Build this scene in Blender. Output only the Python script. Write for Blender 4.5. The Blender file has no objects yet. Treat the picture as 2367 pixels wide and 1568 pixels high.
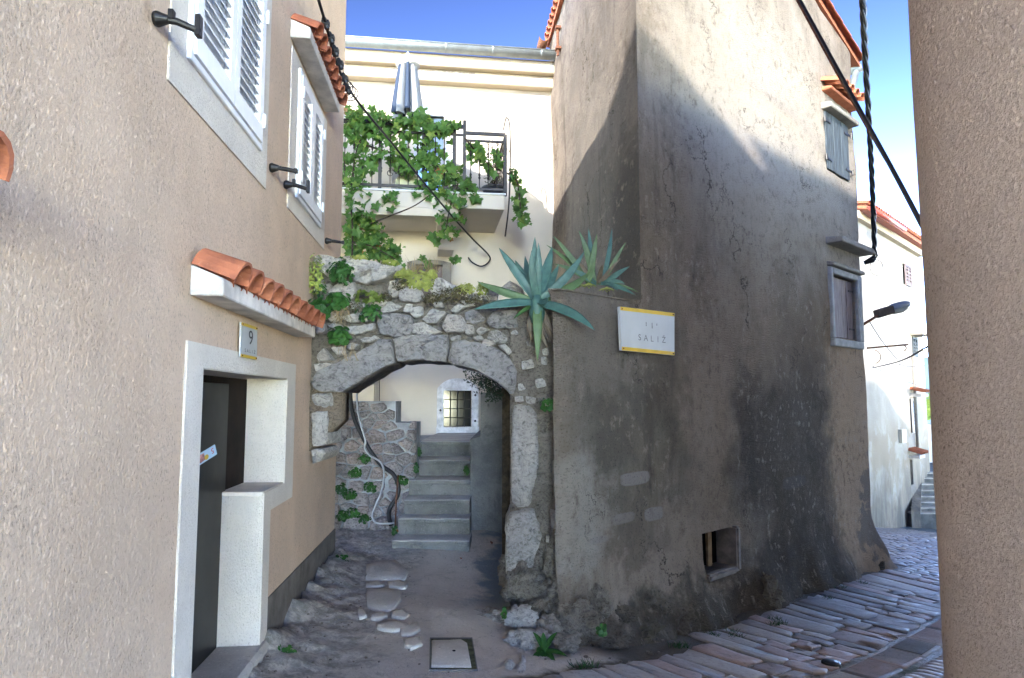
import bpy, bmesh, math, random
import numpy as np
from mathutils import Vector as V, noise as mn

# ------------------------------------------------------------------ camera, sky, sun, exposure
scn = bpy.context.scene
R = math.radians
CAMZ, PITCH = 1.75, R(5.1)
F, CX, CY = 1578.0, 1183.5, 784.0            # focal length in pixels of a 2367 wide picture
cam = bpy.data.cameras.new('camera'); cam.lens = 24; cam.sensor_width = 36; cam.clip_end = 6000; cam.clip_start = 0.05
camo = bpy.data.objects.new('camera', cam); scn.collection.objects.link(camo)
camo.location = (0, 0, CAMZ); camo.rotation_euler = (R(90) + PITCH, 0, 0)
scn.camera = camo
SUN_A, SUN_E = R(22), R(20)                   # sun behind the camera, to its left, low
SDIR = V((-math.sin(SUN_A) * math.cos(SUN_E), -math.cos(SUN_A) * math.cos(SUN_E), math.sin(SUN_E)))
w = bpy.data.worlds.new('World'); scn.world = w; w.use_nodes = True
sky = w.node_tree.nodes.new('ShaderNodeTexSky'); sky.sky_type = 'NISHITA'; sky.sun_disc = False
sky.sun_elevation = SUN_E; sky.sun_rotation = math.atan2(SDIR.x, SDIR.y)
sky.altitude = 9000; sky.air_density = 1.0; sky.dust_density = 0.0; sky.ozone_density = 0.0
bg = w.node_tree.nodes['Background']; bg.inputs['Strength'].default_value = 0.15
gm = w.node_tree.nodes.new('ShaderNodeGamma'); gm.inputs[1].default_value = 2.4
w.node_tree.links.new(sky.outputs[0], gm.inputs[0]); tn = w.node_tree.nodes.new('ShaderNodeMix'); tn.data_type = 'RGBA'; tn.blend_type = 'MULTIPLY'; tn.inputs[0].default_value = 1; tn.inputs[7].default_value = (1.75, 1.0, 0.59, 1)
w.node_tree.links.new(gm.outputs[0], tn.inputs[6]); w.node_tree.links.new(tn.outputs[2], bg.inputs['Color'])
sun = bpy.data.lights.new('sun', 'SUN'); sun.energy = 4.8; sun.angle = R(0.35); sun.color = (1.0, 0.94, 0.86)
suno = bpy.data.objects.new('sun', sun); scn.collection.objects.link(suno)
suno.rotation_euler = SDIR.to_track_quat('Z', 'Y').to_euler(); suno.location = (-6, -14, 12)
vs = scn.view_settings; vs.view_transform = 'Standard'; vs.look = 'None'; vs.gamma = 1; vs.exposure = 1.8
scn.cycles.max_bounces = 12; scn.cycles.diffuse_bounces = 8

# ------------------------------------------------------------------ picture -> place
cP, sP = math.cos(PITCH), math.sin(PITCH)
def ray(px, py):
    r, u = (px - CX) / F, (CY - py) / F
    return V((r, cP - sP * u, sP + cP * u))
CAM = V((0, 0, CAMZ))
def at_plane(px, py, p0, n):
    d = ray(px, py); return CAM + d * ((p0 - CAM).dot(n) / d.dot(n))
def at_y(px, py, y):
    d = ray(px, py); return CAM + d * (y / d.y)

class Frame:                                   # a wall plane: a along, b up, o out of the wall
    def __init__(s, org, ang):                 # ang from +y towards +x of the "along" direction
        s.o = V(org); s.d = V((math.sin(ang), math.cos(ang), 0)); s.n = None
    def P(s, a, z, o=0): return s.o + s.d * a + s.n * o + V((0, 0, z - s.o.z))
    def px(s, x, y, o=0):
        p = at_plane(x, y, s.o + s.n * o, s.n); return ((p - s.o).dot(s.d), p.z)
LW = Frame((-1.25, 0, 0), R(-4.93)); LW.n = V((LW.d.y, -LW.d.x, 0))      # left house wall
SF = Frame((0.40, 5.60, 0), R(46.4)); SF.n = V((SF.d.y, -SF.d.x, 0))     # street face of the tall house
AR = Frame((0, 5.90, 0), R(90)); AR.n = V((0, -1, 0))                    # arch wall
CW = Frame((0.725, 11.86, 0), R(82.5)); CW.n = V((CW.d.y, -CW.d.x, 0))   # cream house behind
S_COR = 1.13
COR = SF.P(S_COR, 0)
LF = Frame((COR.x, COR.y, 0), R(-5.2)); LF.n = V((-LF.d.y, LF.d.x, 0))   # alley face of the tall house
FH = Frame((10.6, 19.5, 0), R(43.4)); FH.n = V((FH.d.y, -FH.d.x, 0))     # far white house

# ------------------------------------------------------------------ ground height
GP = [(-1.5,4.1,.0),(-1.9,7.3,.08),(-1.2,7.5,.11),(-1.3,8.7,.17),(-.3,8.5,.17),(-.6,5.9,.03),(.15,5.3,-.12),(0,4.4,-.06),
      (1.0,5.6,-.3),(2.0,7.0,-.47),(3.5,8.3,-.56),(5.5,10.2,-.68),(10.8,20,-1.9),(14,24,-2.3),(0,0,.03),(3,5,-.4),(5,7,-.62),
      (-1,2,.04),(1.5,3,-.12),(3,1,-.12),(8,11,-1.0),(0,12,.3),(-3,10,.25),(-4,4,.05),(-5,-6,.1),(12,12,-1.4),(20,30,-3),(3,-6,.1)]
_c = np.array(GP); _D = np.hypot(_c[:,None,0]-_c[None,:,0], _c[:,None,1]-_c[None,:,1])
_W = np.linalg.solve(np.vstack([np.hstack([_D, np.ones((len(_c),1)), _c[:,:2]]),
     np.hstack([np.vstack([np.ones((1,len(_c))), _c[:,:2].T]), np.zeros((3,3))])]), np.concatenate([_c[:,2], np.zeros(3)]))
def gz(x, y):
    r = np.hypot(_c[:,0]-x, _c[:,1]-y)
    return float(r @ _W[:len(_c)] + _W[-3] + _W[-2]*x + _W[-1]*y)
def on_ground(px, py):
    d = ray(px, py); t = 2.0
    for i in range(40):
        p = CAM + d*t; e = p.z - gz(p.x, p.y); t += e / max(.05, -d.z) * .8
    return CAM + d*t

# ------------------------------------------------------------------ objects
WO = {}
def link(o):
    scn.collection.objects.link(o); return o
def setp(o, parent, world):
    WO[o.name] = V(world)
    if parent: o.parent = parent; o.location = V(world) - WO[parent.name]
    else: o.location = V(world)
def props(o, label=None, cat=None, group=None, kind=None):
    if label: o['label'] = label
    if cat: o['category'] = cat
    if group: o['group'] = group
    if kind: o['kind'] = kind
    return o
def thing(name, label, cat, loc, group=None):
    o = link(bpy.data.objects.new(name, None)); o.empty_display_size = .1
    setp(o, None, loc); return props(o, label, cat, group)
def mesh(name, vs_, fs, mat, parent=None, smooth=False, org=None, **kw):
    vs_ = [V(v) for v in vs_]
    if org is None:
        n = len(vs_); org = sum(vs_, V((0,0,0))) / n
        org.z = min(v.z for v in vs_)
    me = bpy.data.meshes.new(name); me.from_pydata([v - org for v in vs_], [], fs); me.validate(); me.update()
    for m in (mat if isinstance(mat, (list, tuple)) else [mat]): me.materials.append(m)
    if smooth:
        for p in me.polygons: p.use_smooth = True
    o = link(bpy.data.objects.new(name, me)); setp(o, parent, org)
    return props(o, **kw)
def fixn(o):
    bm = bmesh.new(); bm.from_mesh(o.data); bmesh.ops.recalc_face_normals(bm, faces=bm.faces); bm.to_mesh(o.data); bm.free(); return o
class MB:
    def __init__(s): s.v = []; s.f = []
    def add(s, vs_, fs):
        k = len(s.v); s.v += [V(v) for v in vs_]; s.f += [tuple(i + k for i in f) for f in fs]; return s
    def hexa(s, c):                            # 8 corners: bottom ring then top ring
        return s.add(c, [(3,2,1,0),(4,5,6,7),(0,1,5,4),(1,2,6,5),(2,3,7,6),(3,0,4,7)])
    def box(s, fr, a0, a1, z0, z1, o0, o1):    # box in wall frame
        return s.hexa([fr.P(a,z,o) for z in (z0,z1) for a,o in ((a0,o1),(a1,o1),(a1,o0),(a0,o0))])
    def wbox(s, x0,x1,y0,y1,z0,z1):
        return s.hexa([V((x,y,z)) for z in (z0,z1) for x,y in ((x0,y0),(x1,y0),(x1,y1),(x0,y1))])
    def tube(s, pts, r, n=8, cap=True):
        pts = [V(p) for p in pts]; k0 = len(s.v); m = len(pts)
        up = None
        for i, p in enumerate(pts):
            t = (pts[min(i+1,m-1)] - pts[max(i-1,0)]).normalized()
            if up is None: up = t.orthogonal().normalized()
            up = (up - t*up.dot(t)).normalized(); b = t.cross(up)
            rr = r[i] if isinstance(r, (list,tuple)) else r
            for k in range(n):
                a = 2*math.pi*k/n; s.v.append(p + (up*math.cos(a) + b*math.sin(a))*rr)
        for i in range(m-1):
            for k in range(n):
                a, b_ = k0+i*n+k, k0+i*n+(k+1)%n
                s.f.append((a, b_, b_+n, a+n))
        if cap:
            s.f.append(tuple(k0+k for k in reversed(range(n)))); s.f.append(tuple(k0+(m-1)*n+k for k in range(n)))
        return s
    def lathe(s, c, axis, prof, n=16):         # prof: (radius, height along axis)
        axis = V(axis).normalized(); u = axis.orthogonal().normalized(); b = axis.cross(u); k0 = len(s.v)
        for r_, h in prof:
            for k in range(n):
                a = 2*math.pi*k/n; s.v.append(V(c) + axis*h + (u*math.cos(a)+b*math.sin(a))*r_)
        for i in range(len(prof)-1):
            for k in range(n):
                a, b_ = k0+i*n+k, k0+i*n+(k+1)%n; s.f.append((a,b_,b_+n,a+n))
        s.f.append(tuple(k0+k for k in reversed(range(n)))); s.f.append(tuple(k0+(len(prof)-1)*n+k for k in range(n)))
        return s
    def make(s, name, mat, parent=None, smooth=False, bevel=0, seg=1, **kw):
        o = mesh(name, s.v, s.f, mat, parent, smooth, **kw)
        if bevel:
            bm = bmesh.new(); bm.from_mesh(o.data)
            bmesh.ops.bevel(bm, geom=list(bm.edges), offset=bevel, segments=seg, affect='EDGES', clamp_overlap=True)
            bm.to_mesh(o.data); bm.free()
        return o
def bez(p, n=12):                              # Catmull-Rom through points
    p = [V(q) for q in p]; out = []
    for i in range(len(p)-1):
        a, b, c, d = p[max(i-1,0)], p[i], p[i+1], p[min(i+2,len(p)-1)]
        for k in range(n):
            t = k/n; out.append(.5*((2*b) + (c-a)*t + (2*a-5*b+4*c-d)*t*t + (3*b-a-3*c+d)*t**3))
    out.append(p[-1]); return out
def nz(p, s=1, o=3): return mn.fractal(V(p)*s, .9, 2.1, o)   # about -1..1
rnd = random.Random(7)

# ------------------------------------------------------------------ materials
def Nn(nt, typ, ins=None, **kw):
    n = nt.nodes.new(typ)
    for k, v in kw.items(): setattr(n, k, v)
    for k, v in (ins or {}).items():
        if isinstance(v, bpy.types.NodeSocket): nt.links.new(v, n.inputs[k])
        else: n.inputs[k].default_value = v
    return n
def c4(c): return (c[0], c[1], c[2], 1)
class Mat:
    def __init__(s, name, rough=.85, spec=.3):
        s.m = bpy.data.materials.new(name); s.m.use_nodes = True; s.nt = s.m.node_tree
        s.b = s.nt.nodes['Principled BSDF']; s.out = s.nt.nodes['Material Output']
        s.b.inputs['Roughness'].default_value = rough; s.b.inputs['Specular IOR Level'].default_value = spec
        s.g = s.nt.nodes.new('ShaderNodeNewGeometry'); s.pos = s.g.outputs['Position']; s.h = None
    def vec(s, scale=(1,1,1), base=None):
        return Nn(s.nt, 'ShaderNodeVectorMath', {0: base or s.pos, 1: scale}, operation='MULTIPLY').outputs[0]
    def noise(s, scale=5, detail=4, rough=.55, dist=0, v=None):
        return Nn(s.nt, 'ShaderNodeTexNoise', {'Vector': v or s.pos, 'Scale': scale, 'Detail': detail, 'Roughness': rough, 'Distortion': dist}).outputs[0]
    def vor(s, scale=5, feature='F1', v=None, out='Distance'):
        return Nn(s.nt, 'ShaderNodeTexVoronoi', {'Vector': v or s.pos, 'Scale': scale}, feature=feature).outputs[out]
    def ramp(s, f, a, b, lo=0., hi=1.):
        return Nn(s.nt, 'ShaderNodeMapRange', {0: f, 1: a, 2: b, 3: lo, 4: hi}, interpolation_type='SMOOTHSTEP').outputs[0]
    def mix(s, f, a, b, mode='MIX'):
        n = Nn(s.nt, 'ShaderNodeMix', data_type='RGBA', blend_type=mode)
        for k, v in ((0, f), (6, a), (7, b)):
            if isinstance(v, bpy.types.NodeSocket): s.nt.links.new(v, n.inputs[k])
            else: n.inputs[k].default_value = c4(v) if isinstance(v, (tuple, list)) else v
        return n.outputs[2]
    def math(s, op, a, b=0.):
        return Nn(s.nt, 'ShaderNodeMath', {0: a, 1: b}, operation=op).outputs[0]
    def dot(s, d):
        return Nn(s.nt, 'ShaderNodeVectorMath', {0: s.pos, 1: tuple(d)}, operation='DOT_PRODUCT').outputs['Value']
    def rand(s): return Nn(s.nt, 'ShaderNodeObjectInfo').outputs['Random']
    def color(s, c):
        if isinstance(c, bpy.types.NodeSocket): s.nt.links.new(c, s.b.inputs['Base Color'])
        else: s.b.inputs['Base Color'].default_value = c4(c)
        s.col = c; return s
    def rough(s, f): s.nt.links.new(f, s.b.inputs['Roughness'])
    def bump(s, h, dist=.01, strength=1.):
        ins = {'Height': h, 'Distance': dist, 'Strength': strength}
        if s.h: ins['Normal'] = s.h
        s.h = Nn(s.nt, 'ShaderNodeBump', ins).outputs[0]
        s.nt.links.new(s.h, s.b.inputs['Normal']); return s
def simple(name, col, rough=.6, var=.15, scale=8, bump=0, bscale=60, metal=0, spec=.4):
    s = Mat(name, rough, spec)
    f = s.noise(scale, 5, .6)
    lo = tuple(c*(1-var*1.6) for c in col); hi = tuple(min(1, c*(1+var*.9)) for c in col)
    s.color(s.mix(s.ramp(f, .3, .7), lo, hi))
    if bump: s.bump(s.noise(bscale, 4, .6), bump)
    s.b.inputs['Metallic'].default_value = metal
    return s.m
def leafmat(name, c1, c2, trans=.35, rough=.5):
    s = Mat(name, rough, .35)
    col = s.mix(s.rand(), c1, c2); col = s.mix(s.ramp(s.noise(14, 3), .35, .7, 0, .6), col, tuple(x*.55 for x in c1)); s.color(col)
    tr = Nn(s.nt, 'ShaderNodeBsdfTranslucent', {'Color': col})
    mx = Nn(s.nt, 'ShaderNodeMixShader', {0: trans, 1: s.b.outputs[0], 2: tr.outputs[0]})
    s.nt.links.new(mx.outputs[0], s.out.inputs[0]); return s.m

def stucco(name, base, pit, coarse=1., tint=None, dragw=.35):
    s = Mat(name, .92, .15)
    st = s.vec((1, 1, .62 if dragw else .95)); dr = s.vec((1, 1, .16))             # drags of the trowel run down the wall
    wob = s.noise(5, 4, .6, 0, st); drag = s.noise(16, 4, .6, .2, dr)
    a = s.noise(88*coarse, 6, .70, .25, st); b = s.noise(34*coarse, 5, .65, .2, st); big = s.noise(1.3, 5, .65); med = s.noise(5, 5, .65)
    h = s.math('ADD', s.ramp(a, .34, .60), s.math('MULTIPLY', s.ramp(b, .3, .7), .7))
    h = s.math('ADD', h, s.math('MULTIPLY', s.ramp(drag, .35, .65), dragw))
    p = s.math('MULTIPLY', s.ramp(a, .46, .34), s.ramp(s.math('ADD', wob, s.math('MULTIPLY', s.math('SUBTRACT', drag, .5), .5)), .30, .64, .25, 1.))
    col = s.mix(s.ramp(big, .3, .7), tuple(c*.9 for c in base), tuple(min(1,c*1.08) for c in base))
    col = s.mix(s.ramp(med, .35, .75, 0, .35), col, tint or tuple(c*.86 for c in base))
    col = s.mix(s.ramp(drag, .58, .70, 0, .25), col, tuple(min(1,c*1.15) for c in base))
    col = s.mix(s.math('MULTIPLY', p, .8), col, pit)
    s.color(col); s.bump(h, .009, .8); return s
def rockmat(name, c1, c2, c3, sc=1., lichen=.25):
    s = Mat(name, .88, .2)
    v = s.vec((1, 1, 1.25)); wv = s.noise(3.2*sc, 6, .62, 1.2, v); fine = s.noise(26*sc, 6, .68, .6, v); cr = s.noise(11*sc, 7, .7, 2.2, v)
    r = s.rand()
    col = s.mix(s.ramp(wv, .3, .68), c1, c2); col = s.mix(s.ramp(r, .55, 1., 0, .75), col, c3)
    col = s.mix(s.ramp(r, .3, 0., 0, .45), col, tuple(c*.5 for c in c1))
    col = s.mix(s.ramp(fine, .52, .36, 0, .7), col, tuple(c*.38 for c in c1))
    col = s.mix(s.ramp(cr, .455, .5, 0, .35), col, tuple(min(1, c*1.25) for c in c2))
    if lichen:
        col = s.mix(s.ramp(s.noise(5.5, 6, .7, .5), .60, .70, 0, lichen), col, (.10,.105,.075))
    s.color(col)
    s.bump(s.math('ADD', s.math('MULTIPLY', cr, 1.6), s.math('MULTIPLY', fine, .7)), .045, 1.)
    return s

MAT = {}
MAT['stucco'] = stucco('roughcast_pink_beige', (.75,.575,.44), (.30,.21,.16), tint=(.71,.51,.37)).m
MAT['trim'] = stucco('roughcast_white_trim', (.85,.785,.71), (.55,.48,.42), 1.3).m
MAT['right_stucco'] = stucco('roughcast_grey_brown', (.56,.435,.355), (.15,.105,.08), .8, dragw=0.).m
def plinthm():
    s = Mat('plinth_grey_paint', .9, .2)
    col = s.mix(s.ramp(s.noise(3, 5, .65), .3, .7), (.11,.10,.088), (.21,.19,.17))
    col = s.mix(s.ramp(s.noise(30, 5, .65, 0, s.vec((1,1,.25))), .60, .72, 0, .5), col, (.36,.34,.32))
    z = Nn(s.nt,'ShaderNodeSeparateXYZ',{0:s.pos}).outputs[2]
    m = s.math('MULTIPLY', s.ramp(z, .22, .0), s.ramp(s.noise(4, 5, .7), .35, .6))
    col = s.mix(m, col, (.25,.235,.21)); s.color(col); s.bump(s.noise(70,5,.65), .008); return s.m
MAT['plinth'] = plinthm()
MAT['lime'] = rockmat('limestone', (.44,.42,.395), (.68,.645,.60), (.58,.51,.44)).m
MAT['vous'] = rockmat('weathered_limestone', (.25,.24,.235), (.42,.40,.385), (.37,.34,.31), .8, .45).m
MAT['pier'] = rockmat('pier_limestone', (.34,.32,.295), (.55,.515,.47), (.47,.42,.36)).m
MAT['rock'] = rockmat('bedrock', (.28,.25,.205), (.46,.41,.35), (.38,.33,.265), .9, .5).m
MAT['darkrock'] = rockmat('damp_mossy_rock', (.10,.083,.06), (.21,.18,.14), (.15,.135,.08), 1.1, .5).m
MAT['mortar'] = rockmat('old_lime_mortar', (.19,.165,.135), (.34,.30,.25), (.26,.23,.19), 1.6, .55).m
MAT['browncore'] = rockmat('earthy_mortar', (.25,.195,.14), (.42,.335,.25), (.32,.25,.185), 1.6, .3).m
MAT['cement'] = simple('grey_pointing', (.32,.33,.345), .9, .25, 5, .006, 50)
MAT['rubble'] = rockmat('rubble_stone', (.30,.265,.26), (.54,.485,.465), (.48,.36,.30), 1.3, .3).m
MAT['white'] = simple('white_shutter_paint', (.82,.83,.85), .45, .04, 4)
MAT['slab'] = simple('painted_canopy_slab', (.66,.62,.57), .85, .2, 5, .004, 70)
MAT['iron'] = simple('black_iron', (.012,.011,.011), .45, .3, 20)
MAT['rail'] = simple('dark_brown_iron', (.022,.017,.015), .5, .3, 15)
MAT['cable'] = simple('black_cable', (.012,.012,.014), .5, .2, 20)
MAT['dark'] = simple('dark_interior', (.005,.004,.004), .9, .2, 4, spec=.03)
MAT['door'] = simple('dark_brown_door', (.014,.008,.006), .7, .4, 5, spec=.12)
MAT['doorgrey'] = simple('dark_glazed_panel', (.016,.016,.016), .4, .3, 6, spec=.2)
def tilem():
    s = Mat('terracotta_tile', .85, .2)
    col = s.mix(s.rand(), (.36,.115,.06), (.47,.18,.10))
    col = s.mix(s.ramp(s.noise(9, 5, .65), .42, .72, 0, .8), col, (.25,.085,.05))
    col = s.mix(s.ramp(s.noise(34, 4, .6), .6, .75, 0, .5), col, (.56,.36,.26)); s.color(col); s.bump(s.noise(90,4,.6), .003); return s.m
MAT['tile'] = tilem()
MAT['cream'] = simple('cream_plaster', (.54,.48,.395), .9, .04, 1.4, .003, 90)
MAT['cornice'] = simple('cream_cornice', (.47,.395,.285), .9, .06, 2, .003, 60)
MAT['patch'] = simple('bare_plaster_patch', (.36,.31,.25), .95, .3, 14, .01, 40)
MAT['stoneframe'] = simple('pale_stone_frame', (.64,.645,.65), .8, .2, 9, .006, 60)
MAT['gutter'] = simple('zinc_gutter', (.30,.335,.335), .5, .1, 6, metal=.6)
MAT['shade_blue'] = simple('blue_grey_shutter', (.20,.27,.38), .5, .1, 3)
def conc(name, a, b, dk):
    s = Mat(name, .9, .2)
    col = s.mix(s.ramp(s.noise(2.5, 6, .65, .3), .3, .7), a, b)
    col = s.mix(s.ramp(s.noise(9, 6, .7, .6), .56, .74, 0, .8), col, dk)
    col = s.mix(s.ramp(s.noise(60, 4, .65), .56, .7, 0, .5), col, tuple(x*1.4 for x in b)); s.color(col)
    s.bump(s.noise(45, 6, .7), .012); return s.m
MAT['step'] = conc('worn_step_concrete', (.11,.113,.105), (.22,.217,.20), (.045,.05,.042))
MAT['tread'] = conc('worn_lit_tread', (.34,.335,.315), (.50,.49,.46), (.17,.175,.155))  # worn treads, made paler than the risers to paint in the light on them
MAT['greywall'] = conc('damp_grey_render', (.10,.105,.105), (.21,.213,.207), (.045,.05,.054))
MAT['soil'] = simple('dry_soil', (.09,.07,.045), .95, .4, 12, .02, 30)
MAT['glass'] = simple('dark_window_glass', (.012,.014,.016), .12, .2, 2, spec=.3)
MAT['agave'] = leafmat('agave_leaf', (.062,.15,.13), (.09,.18,.15), .06, .45)
MAT['agave_y'] = leafmat('agave_leaf_green', (.10,.17,.07), (.12,.19,.095), .06, .45)
MAT['agave_d'] = leafmat('dry_agave_leaf', (.13,.10,.07), (.22,.175,.125), .05, .8)
MAT['vine'] = leafmat('vine_leaf', (.10,.22,.05), (.27,.37,.08), .55)
MAT['vine_y'] = leafmat('yellowing_vine_leaf', (.26,.22,.05), (.30,.13,.04), .4)
MAT['weed'] = leafmat('weed_leaf', (.03,.10,.022), (.055,.16,.03), .3)
MAT['crop'] = leafmat('stonecrop', (.25,.30,.06), (.36,.38,.10), .15, .7)
MAT['moss'] = leafmat('dark_moss', (.07,.062,.03), (.12,.10,.045), .1, .95)
MAT['straw'] = leafmat('dry_grass', (.34,.25,.13), (.45,.34,.19), .2, .9)
MAT['bark'] = simple('vine_wood', (.05,.034,.022), .9, .4, 20, .01, 40)
MAT['yellow'] = simple('yellow_enamel', (.62,.40,.012), .35, .08, 6)
MAT['enamel'] = simple('white_enamel', (.46,.475,.48), .35, .05, 3)
MAT['ink'] = simple('black_lettering', (.015,.014,.016), .5, .1, 5)
MAT['fade'] = simple('faded_lettering', (.17,.16,.17), .6, .45, 55)
MAT['smudge'] = simple('worn_lettering_ghost', (.50,.50,.51), .5, .1, 40)
MAT['rust'] = simple('rusty_iron', (.17,.07,.035), .85, .35, 30)
MAT['pvc'] = simple('grey_hose', (.40,.41,.42), .5, .1, 6)

def street_face(name, fr, blobs, top):
    """weathered render of the tall house: stains, repairs, runs and painted sunlight in the wall's own coordinates"""
    s = Mat(name, .93, .15)
    a = s.math('SUBTRACT', s.dot(fr.d), fr.o.dot(fr.d)); z = Nn(s.nt, 'ShaderNodeSeparateXYZ', {0: s.pos}).outputs[2]
    az = Nn(s.nt, 'ShaderNodeCombineXYZ', {0: a, 1: z}).outputs[0]
    azb = az
    if fr is LF: az = s.vec((.42, 1, 1), azb)
    run = s.vec((1, .42, 1), az)                                    # things that ran down the wall
    spk = s.noise(10, 8, .72, 0, s.vec((1, .8, 1), az)); pm = s.ramp(s.noise(1.5, 4, .6, 0, az), .38, .62, .15, 1.); fine = s.noise(60, 6, .68, 0, az); r1 = s.noise(2.4, 7, .70, .5, run); big = s.noise(.9, 5, .6, .3, az)
    col = s.mix(s.ramp(r1, .36, .64), (.19,.158,.127), (.385,.32,.26))
    col = s.mix(s.ramp(big, .35, .65, 0, .5), col, (.225,.17,.122))
    dv = s.noise(3.2, 5, .65, 0, az); dv2 = s.noise(3.0, 5, .65, 0, s.vec((1,1,1), Nn(s.nt,'ShaderNodeVectorMath',{0:az,1:(7.3,2.1,0)},operation='ADD').outputs[0]))
    off = Nn(s.nt, 'ShaderNodeCombineXYZ', {0: s.math('MULTIPLY', s.math('SUBTRACT', dv, .5), .9), 1: s.math('MULTIPLY', s.math('SUBTRACT', dv2, .5), 1.3)}).outputs[0]
    warp = Nn(s.nt, 'ShaderNodeVectorMath', {0: azb, 1: off}, operation='ADD').outputs[0]
    rn = s.noise(4.2, 6, .68, .2, s.vec((1, .13, 1), azb)); rm_ = s.ramp(s.noise(.9, 4, .6, 0, azb), .42, .58)
    col = s.mix(s.math('MULTIPLY', s.ramp(rn, .53, .66, 0, .7), rm_), col, (.062,.05,.04))        # dark runs
    col = s.mix(s.math('MULTIPLY', s.ramp(rn, .45, .34, 0, .45), rm_), col, (.40,.34,.28))        # washed runs
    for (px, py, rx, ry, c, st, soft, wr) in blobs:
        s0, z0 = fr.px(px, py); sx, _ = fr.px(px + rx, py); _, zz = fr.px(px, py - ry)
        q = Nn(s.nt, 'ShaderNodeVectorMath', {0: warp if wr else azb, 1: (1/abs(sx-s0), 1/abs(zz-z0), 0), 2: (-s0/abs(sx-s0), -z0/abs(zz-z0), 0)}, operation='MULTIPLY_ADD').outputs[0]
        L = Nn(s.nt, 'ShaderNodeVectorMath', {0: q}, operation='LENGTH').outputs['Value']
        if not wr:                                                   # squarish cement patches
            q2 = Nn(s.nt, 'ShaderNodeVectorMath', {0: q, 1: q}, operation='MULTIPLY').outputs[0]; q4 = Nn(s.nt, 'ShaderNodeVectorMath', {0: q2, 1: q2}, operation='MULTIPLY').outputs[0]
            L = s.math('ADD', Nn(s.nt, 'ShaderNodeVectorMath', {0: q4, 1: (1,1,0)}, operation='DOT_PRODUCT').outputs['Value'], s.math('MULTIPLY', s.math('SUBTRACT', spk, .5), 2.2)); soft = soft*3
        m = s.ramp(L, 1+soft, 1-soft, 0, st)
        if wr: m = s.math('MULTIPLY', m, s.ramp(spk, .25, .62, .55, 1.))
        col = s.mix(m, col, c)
    col = s.mix(s.math('MULTIPLY', s.ramp(spk, .52, .64, 0, .7), pm), col, (.36,.305,.25)); col = s.mix(s.math('MULTIPLY', s.ramp(spk, .48, .34, 0, .5), pm), col, (.075,.06,.05))   # pale flecks
    col = s.mix(s.ramp(fine, .44, .33, 0, .75), col, (.04,.034,.028))
    ck = s.math('MULTIPLY', s.ramp(s.vor(.8, 'DISTANCE_TO_EDGE', warp), .009, .001, 0, .8), s.ramp(s.noise(1.1, 3, .5, 0, warp), .48, .58))
    col = s.mix(ck, col, (.03,.025,.02))                             # hairline cracks
    s.color(col)
    s.bump(s.math('SUBTRACT', s.math('ADD', s.ramp(fine, .3, .65), s.math('MULTIPLY', spk, 1.0)), s.math('MULTIPLY', ck, .6)), .016, 1.)
    return s.m
DK, BR, TAN, GRN, PAT = (.048,.036,.026), (.10,.072,.05), (.36,.245,.155), (.095,.092,.066), (.30,.28,.26)
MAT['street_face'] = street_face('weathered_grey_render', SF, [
    (1640,560,330,420,(.15,.116,.088),.5,.6,1),(1850,1100,150,330,DK,.92,.4,1),(1800,1340,230,110,DK,.8,.4,1),(1560,900,60,140,DK,.5,.6,1),
    (1990,1060,58,340,(.46,.32,.21),.95,.35,1),(1960,800,60,120,TAN,.6,.5,1),(1380,900,90,260,(.25,.235,.205),.65,.5,1),(1500,1060,150,180,GRN,.45,.6,1),
    (1640,960,55,200,(.42,.33,.25),.75,.6,1),(1600,1270,150,90,(.40,.325,.25),.75,.6,1),(1500,1440,170,60,GRN,.7,.5,1),(1430,1000,60,90,DK,.35,.6,1),
    (1750,760,120,120,(.33,.25,.185),.5,.6,1),(1860,700,60,200,BR,.5,.6,1),(1340,1200,60,150,(.42,.39,.345),.8,.5,1),(1470,1260,70,60,DK,.45,.6,1),
    (2010,1120,20,60,(.15,.13,.117),.85,.15,1),(2005,1230,30,45,(.15,.13,.117),.85,.15,1),
    (1470,1106,34,15,PAT,.85,.12,0),(1513,1188,21,15,PAT,.8,.15,0),(1440,1198,26,12,PAT,.6,.3,0),(1378,1248,24,8,PAT,.6,.4,0),(1838,1115,26,14,(.10,.09,.085),.7,.2,0),
    (1690,230,110,330,(.40,.35,.29),.8,.6,1),(1850,330,130,260,(.44,.39,.33),.85,.6,1)], 8)  # last two blobs put sunlight on the upper wall into its colour
MAT['alley_face'] = street_face('weathered_blue_grey_render', LF, [(1390,350,200,700,(.20,.185,.17),.6,.7,1),(1450,520,50,200,(.07,.066,.066),.8,.5,1),(1380,560,90,160,(.10,.096,.096),.6,.6,1)], 8)

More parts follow.
